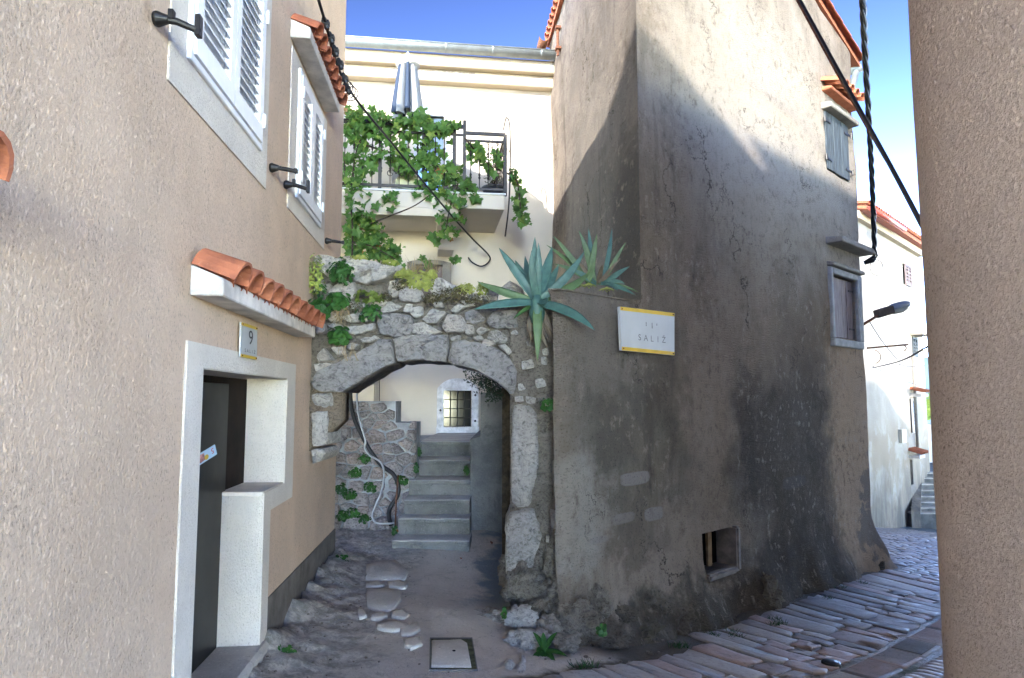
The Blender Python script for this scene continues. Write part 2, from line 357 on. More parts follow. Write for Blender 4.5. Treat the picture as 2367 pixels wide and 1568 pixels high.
def groundm():
    s = Mat('path_concrete', .85, .3)
    col = s.mix(s.ramp(s.noise(1.3, 6, .65, .4), .32, .68), (.56,.50,.435), (.70,.635,.56))
    col = s.mix(s.ramp(s.noise(5, 7, .72, .8), .54, .68, 0, .6), col, (.36,.335,.28))
    col = s.mix(s.ramp(s.noise(30, 7, .75), .54, .62, 0, .6), col, (.74,.685,.62))
    col = s.mix(s.ramp(s.vor(3.1, 'DISTANCE_TO_EDGE', Nn(s.nt,'ShaderNodeVectorMath',{0:s.pos,1:Nn(s.nt,'ShaderNodeTexNoise',{'Vector':s.pos,'Scale':4.0,'Detail':4.0}).outputs[1]},operation='ADD').outputs[0]), .010, .002, 0, .5), col, (.12,.115,.09))
    xyz = Nn(s.nt, 'ShaderNodeSeparateXYZ', {0: s.pos}); rb = s.ramp(s.math('ADD', xyz.outputs[0], s.math('MULTIPLY', s.math('SUBTRACT', s.noise(3, 5, .65), .5), 1.2)), -.85, -1.15)
    rub = s.mix(s.ramp(s.noise(11, 8, .75, .3), .40, .60), (.33,.31,.27), (.66,.61,.54)); rub = s.mix(s.ramp(s.noise(4.5, 5, .65), .5, .66, 0, .45), rub, (.27,.27,.20))
    col = s.mix(s.math('MULTIPLY', rb, .85), col, rub)                 # broken rubble edge beside the house
    nb = s.noise(2.2, 5, .6)
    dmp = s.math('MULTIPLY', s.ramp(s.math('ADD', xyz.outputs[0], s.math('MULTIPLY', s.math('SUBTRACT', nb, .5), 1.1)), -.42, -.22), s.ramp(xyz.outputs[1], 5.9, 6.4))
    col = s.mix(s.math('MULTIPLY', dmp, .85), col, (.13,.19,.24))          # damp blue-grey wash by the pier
    s.color(col); s.rough(s.mix(dmp, (.88,.88,.88), (.55,.55,.55)))
    s.bump(s.math('ADD', s.noise(16, 8, .78), s.math('MULTIPLY', s.ramp(s.noise(42, 6, .7), .42, .62), .6)), .014); return s.m
MAT['ground'] = groundm()
def pavem(name, a, b, c, rough):
    s = Mat(name, rough, .5)
    r = s.rand(); col = s.mix(r, a, b); col = s.mix(s.ramp(s.math('FRACT', s.math('MULTIPLY', r, 7.31)), .55, .95), col, c); col = s.mix(s.ramp(s.math('FRACT', s.math('MULTIPLY', r, 13.7)), .6, 1.), col, tuple(x*.6 for x in a))
    col = s.mix(s.ramp(s.noise(20, 6, .7, .5), .5, .72, 0, .7), col, tuple(x*.5 for x in a)); s.color(col)
    s.rough(s.ramp(s.noise(12, 5, .6), .3, .7, rough-.12, rough+.2))
    s.bump(s.noise(26, 6, .65, .4), .012); return s.m
MAT['pave'] = pavem('worn_paving_slab', (.26,.25,.25), (.42,.40,.385), (.36,.27,.24), .68)
MAT['cobble'] = pavem('polished_cobble', (.30,.28,.27), (.48,.45,.42), (.42,.35,.29), .48)
MAT['joint'] = conc('sandy_joint', (.10,.095,.085), (.17,.16,.145), (.05,.055,.035))

# ------------------------------------------------------------------ wall with openings
def wall(name, fr, a0, a1, z0, z1, res, holes, depth, mat, parent, disp=None, remap=None, smooth=True, cut=(), **kw):
    def lines(lo, hi, ed):
        n = max(1, int(round((hi-lo)/res))); L = sorted(set([lo + (hi-lo)*i/n for i in range(n+1)]))
        for e in ed:
            if lo < e < hi:
                j = min(range(len(L)), key=lambda k: abs(L[k]-e))
                if abs(L[j]-e) < res*.45 and 0 < j < len(L)-1: L[j] = e
                else: L.append(e); L.sort()
        return L
    hc = list(holes) + list(cut)
    A = lines(a0, a1, [h[0] for h in hc] + [h[1] for h in hc]); Z = lines(z0, z1, [h[2] for h in hc] + [h[3] for h in hc])
    def pt(a, z, o=0):
        zz = remap(a, z) if remap else z
        return fr.P(a, zz, o + (disp(a, zz) if disp else 0))
    vs_, fs = [], []; na, nzz = len(A), len(Z)
    for z in Z:
        for a in A: vs_.append(pt(a, z))
    def open_(i, j):
        if not (0 <= i < na-1 and 0 <= j < nzz-1): return False
        ca, cz = (A[i]+A[i+1])/2, (Z[j]+Z[j+1])/2
        return any(h[0] < ca < h[1] and h[2] < cz < h[3] for h in holes)
    def cut_(i, j):
        ca, cz = (A[i]+A[i+1])/2, (Z[j]+Z[j+1])/2
        return any(h[0] < ca < h[1] and h[2] < cz < h[3] for h in cut)
    flip = fr.d.cross(V((0,0,1))).dot(fr.n) < 0
    for j in range(nzz-1):
        for i in range(na-1):
            q = (j*na+i, j*na+i+1, (j+1)*na+i+1, (j+1)*na+i)
            if open_(i, j) or cut_(i, j): continue
            fs.append(q[::-1] if flip else q)
            for (di, dj, e) in ((1,0,(1,2)),(-1,0,(3,0)),(0,1,(2,3)),(0,-1,(0,1))):
                if open_(i+di, j+dj):
                    k = len(vs_); p, r_ = q[e[0]], q[e[1]]
                    c = {0:(i,j),1:(i+1,j),2:(i+1,j+1),3:(i,j+1)}
                    b1, b2 = c[e[1]], c[e[0]]
                    vs_ += [vs_[p].copy(), vs_[r_].copy(), pt(A[b1[0]], Z[b1[1]], -depth), pt(A[b2[0]], Z[b2[1]], -depth)]
                    f = (k+1, k, k+3, k+2); fs.append(f[::-1] if flip else f)
    return mesh(name, vs_, fs, mat, parent, smooth, **kw)

def barrel_tile(p0, p1, up, r0, r1, th=.012, n=9, span=math.pi*.98):
    """half-round clay tile from p0 (high end) to p1 (low end)"""
    p0, p1, up = V(p0), V(p1), V(up).normalized(); ax = (p1-p0).normalized(); sd = ax.cross(up).normalized(); up = sd.cross(ax)
    vs_, fs = [], []
    for (p, r_) in ((p0, r0), (p1, r1)):
        for rr in (r_, r_-th):
            for k in range(n+1):
                a = -span/2 + span*k/n
                vs_.append(p + sd*math.sin(a)*rr + up*math.cos(a)*rr)
    m = n+1; o0, i0, o1, i1 = 0, m, 2*m, 3*m
    for k in range(n):
        fs += [(o0+k, o0+k+1, o1+k+1, o1+k), (i0+k+1, i0+k, i1+k, i1+k+1), (o1+k, o1+k+1, i1+k+1, i1+k), (o0+k+1, o0+k, i0+k, i0+k+1)]
    fs += [(o0, o1, i1, i0), (o0+n, i0+n, i1+n, o1+n)]
    return vs_, fs
#@@PART2
# ================================================================== GROUND
def SW(s, w): p = SF.P(s, 0, w); return p.x, p.y
def axis(segs):
    L = []
    for a, b, st in segs: L += list(np.arange(a, b, st))
    return L + [segs[-1][1]]
gx = axis([(-60,-8,13),(-8,-2.4,.8),(-2.4,2.4,.05),(2.4,7,.12),(7,18,.25),(18,120,17)])
gy = axis([(-60,-4,14),(-4,3.6,.8),(3.6,9.2,.05),(9.2,13,.12),(13,26,.25),(26,150,20)])
gv, gf = [], []
for y in gy:
    for x in gx:
        z = gz(min(max(x,-8),20), min(max(y,-8),30))
        if -2.4 < x < 2.6 and 3.6 < y < 9.2:
            w_ = (V((x,y,0))-SF.o).dot(SF.n)
            if w_ < .6:                       # old path: broken and lumpy at its left edge
                lf = min(1, max(0, (-1.0 - x + .1*nz((x*2,y*2,0)))/.5)); k = .25 + .75*lf
                z += .014*k*nz((x*2.3,y*2.3,1)) + (.012+.022*lf)*k*nz((x*9,y*9,2),1,5) + .010*lf*abs(nz((x*20,y*20,6),1,4)) + .006*k*(mn.cell(V((x*11,y*11,0)))-.5)
                wl = -1.25-.0862*y; e = x-wl   # banked up against the house
                if 0 < e < .5 and y < 7.4: z += .16*(1-e/.5)**2*(.8+.5*nz((x*3,y*3,4)))
        gv.append((x,y,z))
nx = len(gx)
for j in range(len(gy)-1):
    for i in range(nx-1): gf.append((j*nx+i, j*nx+i+1, (j+1)*nx+i+1, (j+1)*nx+i))
# street joints show where the slabs leave gaps
def ground2():
    m = MAT['ground']; nt = m.node_tree; s = Mat.__new__(Mat); s.nt = nt; s.m = m
    s.b = nt.nodes['Principled BSDF']; s.out = nt.nodes['Material Output']; s.pos = [n for n in nt.nodes if n.type == 'NEW_GEOMETRY'][0].outputs['Position']
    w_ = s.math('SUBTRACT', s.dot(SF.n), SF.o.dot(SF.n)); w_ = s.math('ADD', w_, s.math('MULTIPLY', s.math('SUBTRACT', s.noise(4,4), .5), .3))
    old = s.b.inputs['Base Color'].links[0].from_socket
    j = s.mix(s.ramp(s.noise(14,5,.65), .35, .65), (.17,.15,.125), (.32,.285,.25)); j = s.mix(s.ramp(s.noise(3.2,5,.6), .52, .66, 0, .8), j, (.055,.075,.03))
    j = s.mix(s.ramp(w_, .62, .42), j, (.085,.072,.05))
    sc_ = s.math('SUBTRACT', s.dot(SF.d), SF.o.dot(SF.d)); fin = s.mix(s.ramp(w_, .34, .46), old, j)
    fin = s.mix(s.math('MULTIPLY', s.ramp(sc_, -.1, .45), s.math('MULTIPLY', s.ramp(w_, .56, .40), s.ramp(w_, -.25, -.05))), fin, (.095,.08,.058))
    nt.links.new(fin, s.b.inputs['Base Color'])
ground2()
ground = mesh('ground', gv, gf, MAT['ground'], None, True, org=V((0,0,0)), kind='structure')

def pave(name, poly, mat, h=.018, rise=.008, parent=ground, inset=.012, tilt=None):
    """one paving stone from its outline in x, y; softened edge, follows the fall of the ground"""
    n = len(poly); cx = sum(p[0] for p in poly)/n; cy = sum(p[1] for p in poly)/n
    vs_, fs = [], []
    tx, ty = (rnd.uniform(-.02,.02), rnd.uniform(-.02,.02)) if tilt is None else tilt
    for (k, dz) in ((1.0, -.06), (1.0, h*.35), (1-inset/.12, h), (.55, h+rise)):
        for (x, y) in poly:
            X, Y = cx+(x-cx)*k, cy+(y-cy)*k
            vs_.append((X, Y, gz(X, Y) + dz + tx*(X-cx) + ty*(Y-cy)))
    vs_.append((cx, cy, gz(cx,cy)+h+rise))
    for r_ in range(3):
        for i in range(n): fs.append((r_*n+i, r_*n+(i+1)%n, (r_+1)*n+(i+1)%n, (r_+1)*n+i))
    for i in range(n): fs.append((3*n+i, 3*n+(i+1)%n, 4*n))
    return fixn(mesh(name, vs_, fs, mat, parent, True))
def chop(s0, s1, w0, w1, g=.012, j=.02, mid=True):
    c = [(s0+g,w0+g),(s1-g,w0+g),(s1-g,w1-g),(s0+g,w1-g)]; out = []
    for i in range(4):
        a, b = c[i], c[(i+1)%4]
        for t in ((.06,.5,.94) if mid else (.12,.88)):
            out.append((a[0]+(b[0]-a[0])*t + rnd.uniform(-j,j), a[1]+(b[1]-a[1])*t + rnd.uniform(-j,j)))
    return [SW(*p) for p in out]
s = -1.5
while s < 6.6:                                 # slabs laid across the street beside the tall house
    ws = rnd.choice((rnd.uniform(.15,.24),rnd.uniform(.24,.44))); lo = .47 if s < 1.2 else .22
    k = rnd.choice((2,2,3,3,4)); cuts = sorted([lo] + [lo + (1.40-lo)*(q+rnd.uniform(.7,1.3))/(k+1)*1.0 for q in range(1,k)] + [1.40])
    for a, b in zip(cuts[:-1], cuts[1:]):
        if b-a > .12: pave('paving_slab', chop(s, s+ws, a, b, .010, .026), MAT['pave'], rnd.uniform(.008,.02), .001, ground, .0035)
    s += ws
s = -1.4; gut = []
while s < 9.5:                                 # the smooth gutter course, each slab combed with grooves
    ws = rnd.uniform(.42,.62); o = pave('gutter_slab', chop(s, s+ws, 1.43, 1.76, .008, .006), MAT['pave'], .014, .002)
    if 1.0 < s < 6:
        mb = MB(); q = s+.05
        while q < s+ws-.05:
            p = [SW(q,1.47), SW(q+.012,1.47), SW(q+.012,1.72), SW(q,1.72)]
            mb.hexa([V((x,y,gz(x,y)+dz)) for dz in (.006,.021) for x,y in p]); q += .03
        mb.make('ridge', MAT['pave'], o, kind='stuff')
    s += ws
cob = []; s = -1.2                             # river cobbles beyond the gutter, and across the street farther on
while s < 17.5:
    ws = rnd.uniform(.085,.13) if s < 6.6 else rnd.uniform(.14,.24); w_ = 1.80 if s < 6.6 else .3
    while w_ < 3.6:
        L = rnd.uniform(.13,.26)
        if not (1.42 < w_+L/2 < 1.78 and s > 6.6): cob.append((s, s+ws, w_, w_+L))
        w_ += L
    s += ws
s = 7.25
while s < 17.5:                                # the lane widens past the tall house
    ws = rnd.uniform(.14,.24); w_ = -4.0
    while w_ < .3:
        L = rnd.uniform(.18,.36); cob.append((s, s+ws, w_, w_+L)); w_ += L
    s += ws
def seen(c):
    x, y = SW((c[0]+c[1])/2, (c[2]+c[3])/2); return x/y < .62 and y > 4.2 and (c[2] > .25 or x/y > .5)
cob = [c for c in cob if seen(c)]
cob.sort(key=lambda c: SW(c[0],c[2])[1])
def cobverts(c):
    poly = []; a, b = (c[0]+c[1])/2, (c[2]+c[3])/2; ra, rb = (c[1]-c[0])/2-.008, (c[3]-c[2])/2-.008
    for k in range(9):
        t = 2*math.pi*k/9; f = rnd.uniform(.88,1.05); poly.append(SW(a+ra*f*math.copysign(abs(math.cos(t))**.7, math.cos(t)), b+rb*f*math.copysign(abs(math.sin(t))**.7, math.sin(t))))
    return poly
for c in cob[:260]: pave('cobble', cobverts(c), MAT['cobble'], .012, .007, ground, .014)
big = MB()
for c in cob[260:]:
    p = cobverts(c); n = 9; cx = sum(q[0] for q in p)/n; cy = sum(q[1] for q in p)/n; vs_ = []
    for k, dz in ((1,-.03),(.85,.014)):
        for x, y in p: X, Y = cx+(x-cx)*k, cy+(y-cy)*k; vs_.append((X,Y,gz(X,Y)+dz))
    vs_.append((cx,cy,gz(cx,cy)+.024)); big.add(vs_, [(i,(i+1)%n,n+(i+1)%n,n+i) for i in range(n)] + [(n+i,n+(i+1)%n,2*n) for i in range(n)])
if big.v: big.make('cobbles', MAT['cobble'], ground, True, kind='stuff')
# worn slabs let into the path, traced on the ground
Z4 = lambda X, Y: ((820+X*.5453)*.84536, (1000+Y*.5453)*.84536)
def gpoly(pts, conv=Z4): return [tuple(on_ground(*conv(*p))[:2]) for p in pts]
MAT['oldslab'] = conc('old_path_slab', (.44,.41,.365), (.60,.56,.50), (.25,.245,.205))
for pl in ([(330,1005),(400,985),(480,978),(545,1040),(525,1082),(430,1078),(330,1084)],[(330,1092),(400,1090),(425,1108),(400,1118),(332,1118)],
           [(440,1090),(500,1085),(545,1100),(530,1125),(450,1120)],[(330,1125),(430,1122),(500,1135),(510,1180),(470,1230),(400,1240),(340,1215)],
           [(360,1248),(430,1245),(440,1265),(390,1285),(355,1275)],[(455,1240),(520,1228),(550,1258),(520,1280),(460,1272)],
           [(380,1300),(470,1285),(540,1300),(560,1325),(470,1340),(390,1330)],[(500,1330),(590,1290),(605,1330),(560,1365),(510,1360)],
           [(520,1380),(600,1365),(615,1405),(560,1430),(525,1415)],[(285,1230),(320,1222),(335,1265),(300,1275)],
           [(240,985),(300,990),(320,1012),(260,1018),(235,1005)]):
    pave('path_slab', gpoly(pl), MAT['oldslab'], .018, .003, ground, .006, (0,0))
for pl in ([(1025,1490),(1055,1482),(1078,1500),(1060,1525),(1030,1520)],[(1085,1505),(1115,1495),(1135,1510),(1125,1545),(1090,1540)],[(1100,1475),(1130,1470),(1135,1490),(1110,1492)]):
    pave('path_stone', gpoly(pl), MAT['lime'], .02, .012, ground, .03)
# square inspection cover in its frame
cc = gpoly([(655,1372),(862,1372),(888,1530),(652,1530)])
mb = MB(); cx = sum(p[0] for p in cc)/4; cy = sum(p[1] for p in cc)/4
sc = lambda k: [(cx+(x-cx)*k, cy+(y-cy)*k) for x, y in cc]
cover = thing('drain_cover', 'square pitted stone inspection cover let into the grey path, moss in its joint', 'drain cover', (cx,cy,gz(cx,cy)))
for i in range(4):
    o, n_ = sc(1.03), sc(.99); j = (i+1) % 4
    mb.hexa([V((x,y,gz(x,y)+dz)) for dz in (-.05,.010) for x,y in (o[i],o[j],n_[j],n_[i])])
mb.make('frame', MAT['step'], cover)
mb = MB(); a = sc(.985); mb.hexa([V((x,y,gz(x,y)+dz)) for dz in (-.05,.006) for x,y in a]); mb.make('moss_joint', simple('moss_joint', (.075,.08,.04), .95, .4, 20, .01, 60), cover)
lid = pave('lid', [(cx+(x-cx)*.86+(-.012), cy+(y-cy)*.86-.01) for x,y in [cc[0],((cc[0][0]+cc[1][0])/2,(cc[0][1]+cc[1][1])/2),(cc[1][0]-.05,cc[1][1]),(cc[1][0],cc[1][1]-.06),cc[2],((cc[2][0]+cc[3][0])/2,(cc[2][1]+cc[3][1])/2),cc[3],((cc[3][0]+cc[0][0])/2,(cc[3][1]+cc[0][1])/2)]], MAT['oldslab'], .02, .004, cover, .012, (0,0))
mb = MB(); mb.lathe((cx+.01,cy,gz(cx,cy)+.018), (0,0,1), [(.012,0),(.012,.008)], 8); mb.make('lifting_hole', MAT['dark'], cover)
p = on_ground(1921,1539)
dl = thing('valve_cover', 'small round blue-black metal valve lid among the street slabs', 'valve cover', p)
MB().lathe(p, (0,0,1), [(.075,-.03),(.075,.030),(.06,.034)], 20).make('rim', MAT['iron'], dl, True)
MB().lathe(p+V((0,0,.028)), (0,0,1), [(.055,0),(.055,.009),(.02,.012)], 20).make('lid', simple('blue_black_iron', (.02,.03,.045), .4, .2, 30), dl, True)

# ================================================================== LEFT HOUSE
lh = thing('roughcast_house', 'pinkish beige roughcast house with white louvred shutters and a grey painted base', 'house', LW.P(3,0))
aE = LW.px(778,1000)[0]
dl_a, dz_t = LW.px(465,851); du_a, _ = LW.px(661,876); dm_a, dz_m = LW.px(607,1141)
W1 = (3.03, 4.22, 3.32, 4.37); W2 = (5.21, 6.17, 3.32, 4.37)
holes = [(dl_a, du_a, dz_m, dz_t), (dl_a, dm_a, -.35, dz_m), W1, W2]
EAVE = 7.15
wall('wall', LW, -1.5, aE, -.35, EAVE, .35, holes, .28, MAT['stucco'], lh, smooth=False)
# body: gable ends, rear and roof (out of the picture, throws the shade)
mb = MB()
W_, PT = 6.0, .42
def body(fr, a0, a1, z0, ze, wd, pt, mb, rid=.5):
    for a in (a0, a1):
        k = len(mb.v); mb.v += [fr.P(a,z0), fr.P(a,ze), fr.P(a,ze+wd*rid*pt,-wd*rid), fr.P(a,ze+(wd*rid-wd*(1-rid))*pt,-wd), fr.P(a,z0,-wd)]; mb.f.append(tuple(range(k,k+5)))
    mb.add([fr.P(a0,z0,-wd),fr.P(a1,z0,-wd),fr.P(a1,ze+(2*rid-1)*wd*pt,-wd),fr.P(a0,ze+(2*rid-1)*wd*pt,-wd)], [(0,1,2,3)])
body(LW, -1.5, aE, -.35, EAVE, W_, PT, mb)
mb.make('gable_wall', MAT['stucco'], lh)
mb = MB(); a = -1.6
mb.hexa([LW.P(a_,EAVE+o*-PT+dz,o) for dz in (.0,.06) for a_,o in ((-1.6,.2),(aE+.1,.2),(aE+.1,-W_/2),(-1.6,-W_/2))])
mb.hexa([LW.P(a_,EAVE+W_*PT+o*PT+dz,o) for dz in (.0,.06) for a_,o in ((-1.6,-W_/2),(aE+.1,-W_/2),(aE+.1,-W_-.2),(-1.6,-W_-.2))])
while a < aE+.1:
    mb.add(*barrel_tile(LW.P(a,EAVE+.35*PT+.06,-.35), LW.P(a,EAVE-.27*PT+.06,.27), (0,0,1), .09, .1)); a += .2
mb.make('roof', MAT['tile'], lh)
# door trim
T = .012
ta0 = LW.px(428,800)[0]; ta1 = LW.px(682,800)[0]; tz = LW.px(500,803)[1]; kz = LW.px(640,1168)[1]; ka = LW.px(660,1165)[0]; da1 = LW.px(628,1420)[0]
mb = MB()
mb.box(LW, ta0, dl_a, -.3, tz, 0, T); mb.box(LW, dl_a, du_a, dz_t, tz, 0, T); mb.box(LW, du_a, ta1, kz, tz, 0, T)
mb.box(LW, dm_a, du_a, kz, dz_m-.002, 0, T); mb.box(LW, dm_a, dm_a+.17, -.05, kz, 0, T)
mb.make('door_trim', MAT['trim'], lh)
# reveals lined in white roughcast
mb = MB(); g = .005
mb.box(LW, dl_a, du_a, dz_t-g, dz_t, -.28, 0.001); mb.box(LW, du_a-g, du_a, dz_m, dz_t-g, -.28, .001); mb.box(LW, dm_a-g, dm_a, -.3, dz_m-.0, -.28, .001)
mb.make('door_reveal', MAT['trim'], lh)
MB().box(LW, dm_a-.008, du_a-g, dz_m-.02, dz_m+.012, -.28, .006).make('counter_ledge', simple('ledge_stone', (.62,.56,.50), .7, .1, 6, .003, 60), lh, bevel=.006)
MB().box(LW, dl_a-.02, dm_a+.10, -.4, .17, -.27, .05).make('threshold', MAT['oldslab'], lh, bevel=.02)
dr = MB().box(LW, dl_a-.05, du_a+.05, -.3, dz_t+.05, -.33, -.281).make('door', MAT['door'], lh)
a_ = dl_a + (du_a-dl_a)*.0
for k, (q0, q1, mt) in enumerate(((.02,.30,'dark'),(.36,.62,'door'),(.66,1.25,'doorgrey'))):
    MB().box(LW, dl_a+q0, dl_a+q1, -.2, dz_t-.05, -.281, -.265 + .004*k).make('panel', MAT[mt], dr, bevel=.004)
MB().lathe(LW.P(dl_a+.30,.95,-.262), LW.n, [(.03,0),(.03,.01),(.012,.02),(.012,.05),(.022,.055),(.022,.075)], 12).make('door_handle', MAT['iron'], dr, True)
# plinth
pz0 = LW.px(590,1412)[1]; pz1 = LW.px(778,1217)[1]
mb = MB(); n = 14; a0 = dm_a+.17
for k in range(n):
    a, b = a0+(aE-a0)*k/n, a0+(aE-a0)*(k+1)/n
    za, zb = pz0+(pz1-pz0)*k/n, pz0+(pz1-pz0)*(k+1)/n
    mb.add([LW.P(a,-.35,.012),LW.P(b,-.35,.012),LW.P(b,zb,.012),LW.P(a,za,.012),LW.P(b,zb,0),LW.P(a,za,0)], [(0,1,2,3),(3,2,4,5)])
mb.add([LW.P(a0,-.35,.012),LW.P(a0,pz0,.012),LW.P(a0,pz0,0),LW.P(a0,-.35,0)], [(0,1,2,3)])
mb.add([LW.P(aE+.004,-.35,.012),LW.P(aE+.004,pz1,.012),LW.P(aE+.004,pz1,-.5),LW.P(aE+.004,-.35,-.5)], [(0,1,2,3)])
mb.make('plinth', MAT['plinth'], lh)
# windows: trim, frame, two louvred leaves each
def window(fr, parent, win, trim, tz0, tz1, name_mat):
    a0, a1, z0, z1 = win
    tr = MB()
    for q in ((trim[0],a0,tz0,tz1),(a1,trim[1],tz0,tz1),(a0,a1,tz0,z0),(a0,a1,z1,tz1)): tr.box(fr, *q, 0, .010)
    tr.make('window_trim', MAT['trim'], parent)
    MB().box(fr, a0-.05, a1+.05, z0-.05, z1+.05, -.30, -.285).make('window_back', MAT['dark'], parent)
    mb = MB(); f = .035
    for q in ((a0,a0+f,z0+f,z1-f),(a1-f,a1,z0+f,z1-f),(a0,a1,z0,z0+f),(a0,a1,z1-f,z1)): mb.box(fr, *q, -.06, .030)
    mb.make('window_frame', MAT['white'], parent, bevel=.004)
    m = (a0+a1)/2
    for (l, r_) in ((a0+f+.004, m-.003), (m+.003, a1-f-.004)):
        st = .075; lo, hi = z0+f+.006, z1-f-.006; sh = MB()
        for q in ((l,l+st,lo,hi),(r_-st,r_,lo,hi),(l+st,r_-st,lo,lo+.10),(l+st,r_-st,hi-.08,hi)): sh.box(fr, *q, .0, .040)
        sh.box(fr, l+st-.002, r_-st+.002, lo+.09, hi-.07, -.004, .003)
        so = sh.make('shutter', MAT['white'], parent)
        z = lo+.125
        while z < hi-.09:
            MB().hexa([fr.P(a,z+dz+h,o) for h in (0,.009) for a,(dz,o) in ((l+st,(-.022,.034)),(r_-st,(-.022,.034)),(r_-st,(.022,.006)),(l+st,(.022,.006)))]).make('slat', MAT['white'], so)
            z += .058
        e = l if l < m-.2 else r_
        for hz in (lo+.14, hi-.14):
            MB().tube([fr.P(e,hz-.045,.046), fr.P(e,hz+.045,.046)], .011, 8).make('hinge', MAT['white'], so, True)
window(LW, lh, W1, (LW.px(386,152)[0], LW.px(612,413)[0]), 3.32-.19, 4.37+.12, None)
window(LW, lh, W2, (LW.px(668,300)[0], LW.px(747,553)[0]), 3.32-.14, 4.37+.07, None)
def canopy(fr, parent, a0, a1, zb, p, n, h=.085, tl=.24, slope=.42, mat='slab'):
    mb = MB()
    mb.hexa([fr.P(a0,zb,p),fr.P(a1,zb,p),fr.P(a1,zb+.002,0.001),fr.P(a0,zb+.002,0.001),fr.P(a0,zb+h,p),fr.P(a1,zb+h,p),fr.P(a1,zb+h+p*slope,0.001),fr.P(a0,zb+h+p*slope,0.001)])
    co = mb.make('canopy', MAT[mat], parent, bevel=.006)
    st = (a1-a0+.02)/n
    for k in range(n):
        a = a0 + st*(k+.5) - .01; dz = rnd.uniform(-.006,.006); da = rnd.uniform(-.008,.008)
        zt = zb+h+p*slope
        p0 = fr.P(a, zt+.0+dz, .0); p1 = fr.P(a+da, zt+dz-(p+.05)*slope*.92, p+.05)
        v_, f_ = barrel_tile(p0, p1, (0,0,1), st*.47, st*.53, .014)
        mesh('roof_tile', v_, f_, MAT['tile'], co, True).data.polygons.foreach_set('use_smooth', [False]*len(f_))
        if k < n-1:
            b = a + st/2; v_, f_ = barrel_tile(fr.P(b, zt+.035, .0), fr.P(b, zt+.035-(p+.02)*slope*.92, p+.02), (0,0,-1), st*.40, st*.40, .012)
            mesh('channel_tile', v_, f_, MAT['tile'], co)
    return co
canopy(LW, lh, LW.px(437,684)[0], LW.px(682,780)[0], LW.px(439,684)[1], .155, 10)
canopy(LW, lh, LW.px(670,86)[0], LW.px(748,265)[0], LW.px(670,86)[1], .15, 8)
canopy(LW, lh, .60, 1.525, LW.px(439,684)[1]-.06, .16, 5)
def holdback(px, py, px2, py2, fl):
    a, z = LW.px(px, py); c = MB()
    c.lathe(LW.P(a,z,0), LW.n, [(.028,0),(.034,.014),(.024,.04),(.018,.06)], 12)
    e = LW.P(a+.05, z-.02*fl, .17)
    c.tube([LW.P(a,z,.04), LW.P(a+.012,z,.085), e], [.017,.016,.014], 8)
    c.box(LW, a+.030, a+.068, z-.035*fl-.008, z+.05*fl, .150, .172)
    c.box(LW, a-.014, a+.016, z+.0, z+.042*fl, .058, .080)
    return c.make('shutter_catch', MAT['iron'], lh, bevel=.002)
for q in ((356,44,432,62,1),(624,388,667,392,.25),(657,427,700,433,1),(752,557,787,558,.25)): holdback(*q)
#@@PART3
# ================================================================== TALL WEATHERED HOUSE
th = thing('weathered_house', 'tall old house with stained grey-brown render and small shuttered windows', 'house', SF.P(4,-.6))
SE = 7.0
zE = SF.px(1995,165)[1]; RIDGE = 2.2
def top_s(a):
    zr = zE + (SE-RIDGE)*.30
    return zE + (SE-a)*.30 if a > RIDGE else zr - (RIDGE-a)*.25
z_l = SF.px(1292,668)[1]; z_r = SF.px(1478,688)[1]
def face_disp(a, z):
    p = SF.P(a, 0); zg = gz(p.x+.2, p.y-.2); h = z - zg
    f = min(1, max(0, (a-S_COR)/.15)); k = min(1, max(0, (z-2.45)/.35)); f = f*k + (1-k)
    d = f*(.035*nz((a*.7, z*.7, 3)) + .010*nz((a*4, z*4, 5)))
    if h < .8:
        t = max(0, (.8-h)/.8); d += t*t*(.20 + .16*nz((a*1.4,z*1.2,7)) + .05*nz((a*6,z*6,9),1,4))
        if a > 6.0: d += t**1.5*.22*(a-6)
    if a < S_COR and z > 2.4: d -= max(0,(z-(z_l-.2)))**2*1.2*min(1,(S_COR-a)/.2)
    if a < .12: d -= (.12-a)**2*6
    if a > SE-.25: d -= ((a-SE+.25)/.25)**2*.16
    return d
def rm(a, z): return z if z < 6.0 else 6.0 + (z-6.0)*(top_s(a)-6.0)/2.5
def hole(pts, fr=SF):
    q = [fr.px(*p) for p in pts]; return (min(p[0] for p in q), max(p[0] for p in q), sum(sorted(p[1] for p in q)[:2])/2, sum(sorted(p[1] for p in q)[2:])/2)
UW = hole([(1902,256),(1955,292),(1907,392),(1957,420)]); MW = hole([(1918,628),(1976,655),(1925,775),(1976,790)]); VW = hole([(1626,1230),(1690,1222),(1627,1324),(1690,1309)])
ZM = (z_l+z_r)/2
wall('street_wall', SF, 0, SE, -1.3, 8.5, .08, [UW, MW, VW], .22, MAT['street_face'], th, face_disp, rm, cut=[(-1,S_COR,ZM,99)])
def alley_disp(u, z):
    f = min(1, u/.15); return f*(.03*nz((u*.8,z*.8,13)) + .008*nz((u*4,z*4,15)))
wall('alley_wall', LF, 0, 5.7, ZM-.12, top_s(S_COR)+.03, .12, [], .2, MAT['alley_face'], th, alley_disp)
mb = MB(); A0, A1 = SF.P(0,ZM-.02,-.03), SF.P(S_COR,ZM-.02,-.03)
mb.add([A0, A1, LF.P(.9,ZM-.03,0), V((-.1,6.95,ZM-.05)), V((-.1,6.2,ZM-.05)), SF.P(0,-.5,-.02), V((-.1,6.95,-.3)), LF.P(.9,-.3,0)], [(0,1,2,3,4),(3,2,7,6)])
mb.make('planting_bed', MAT['soil'], th)
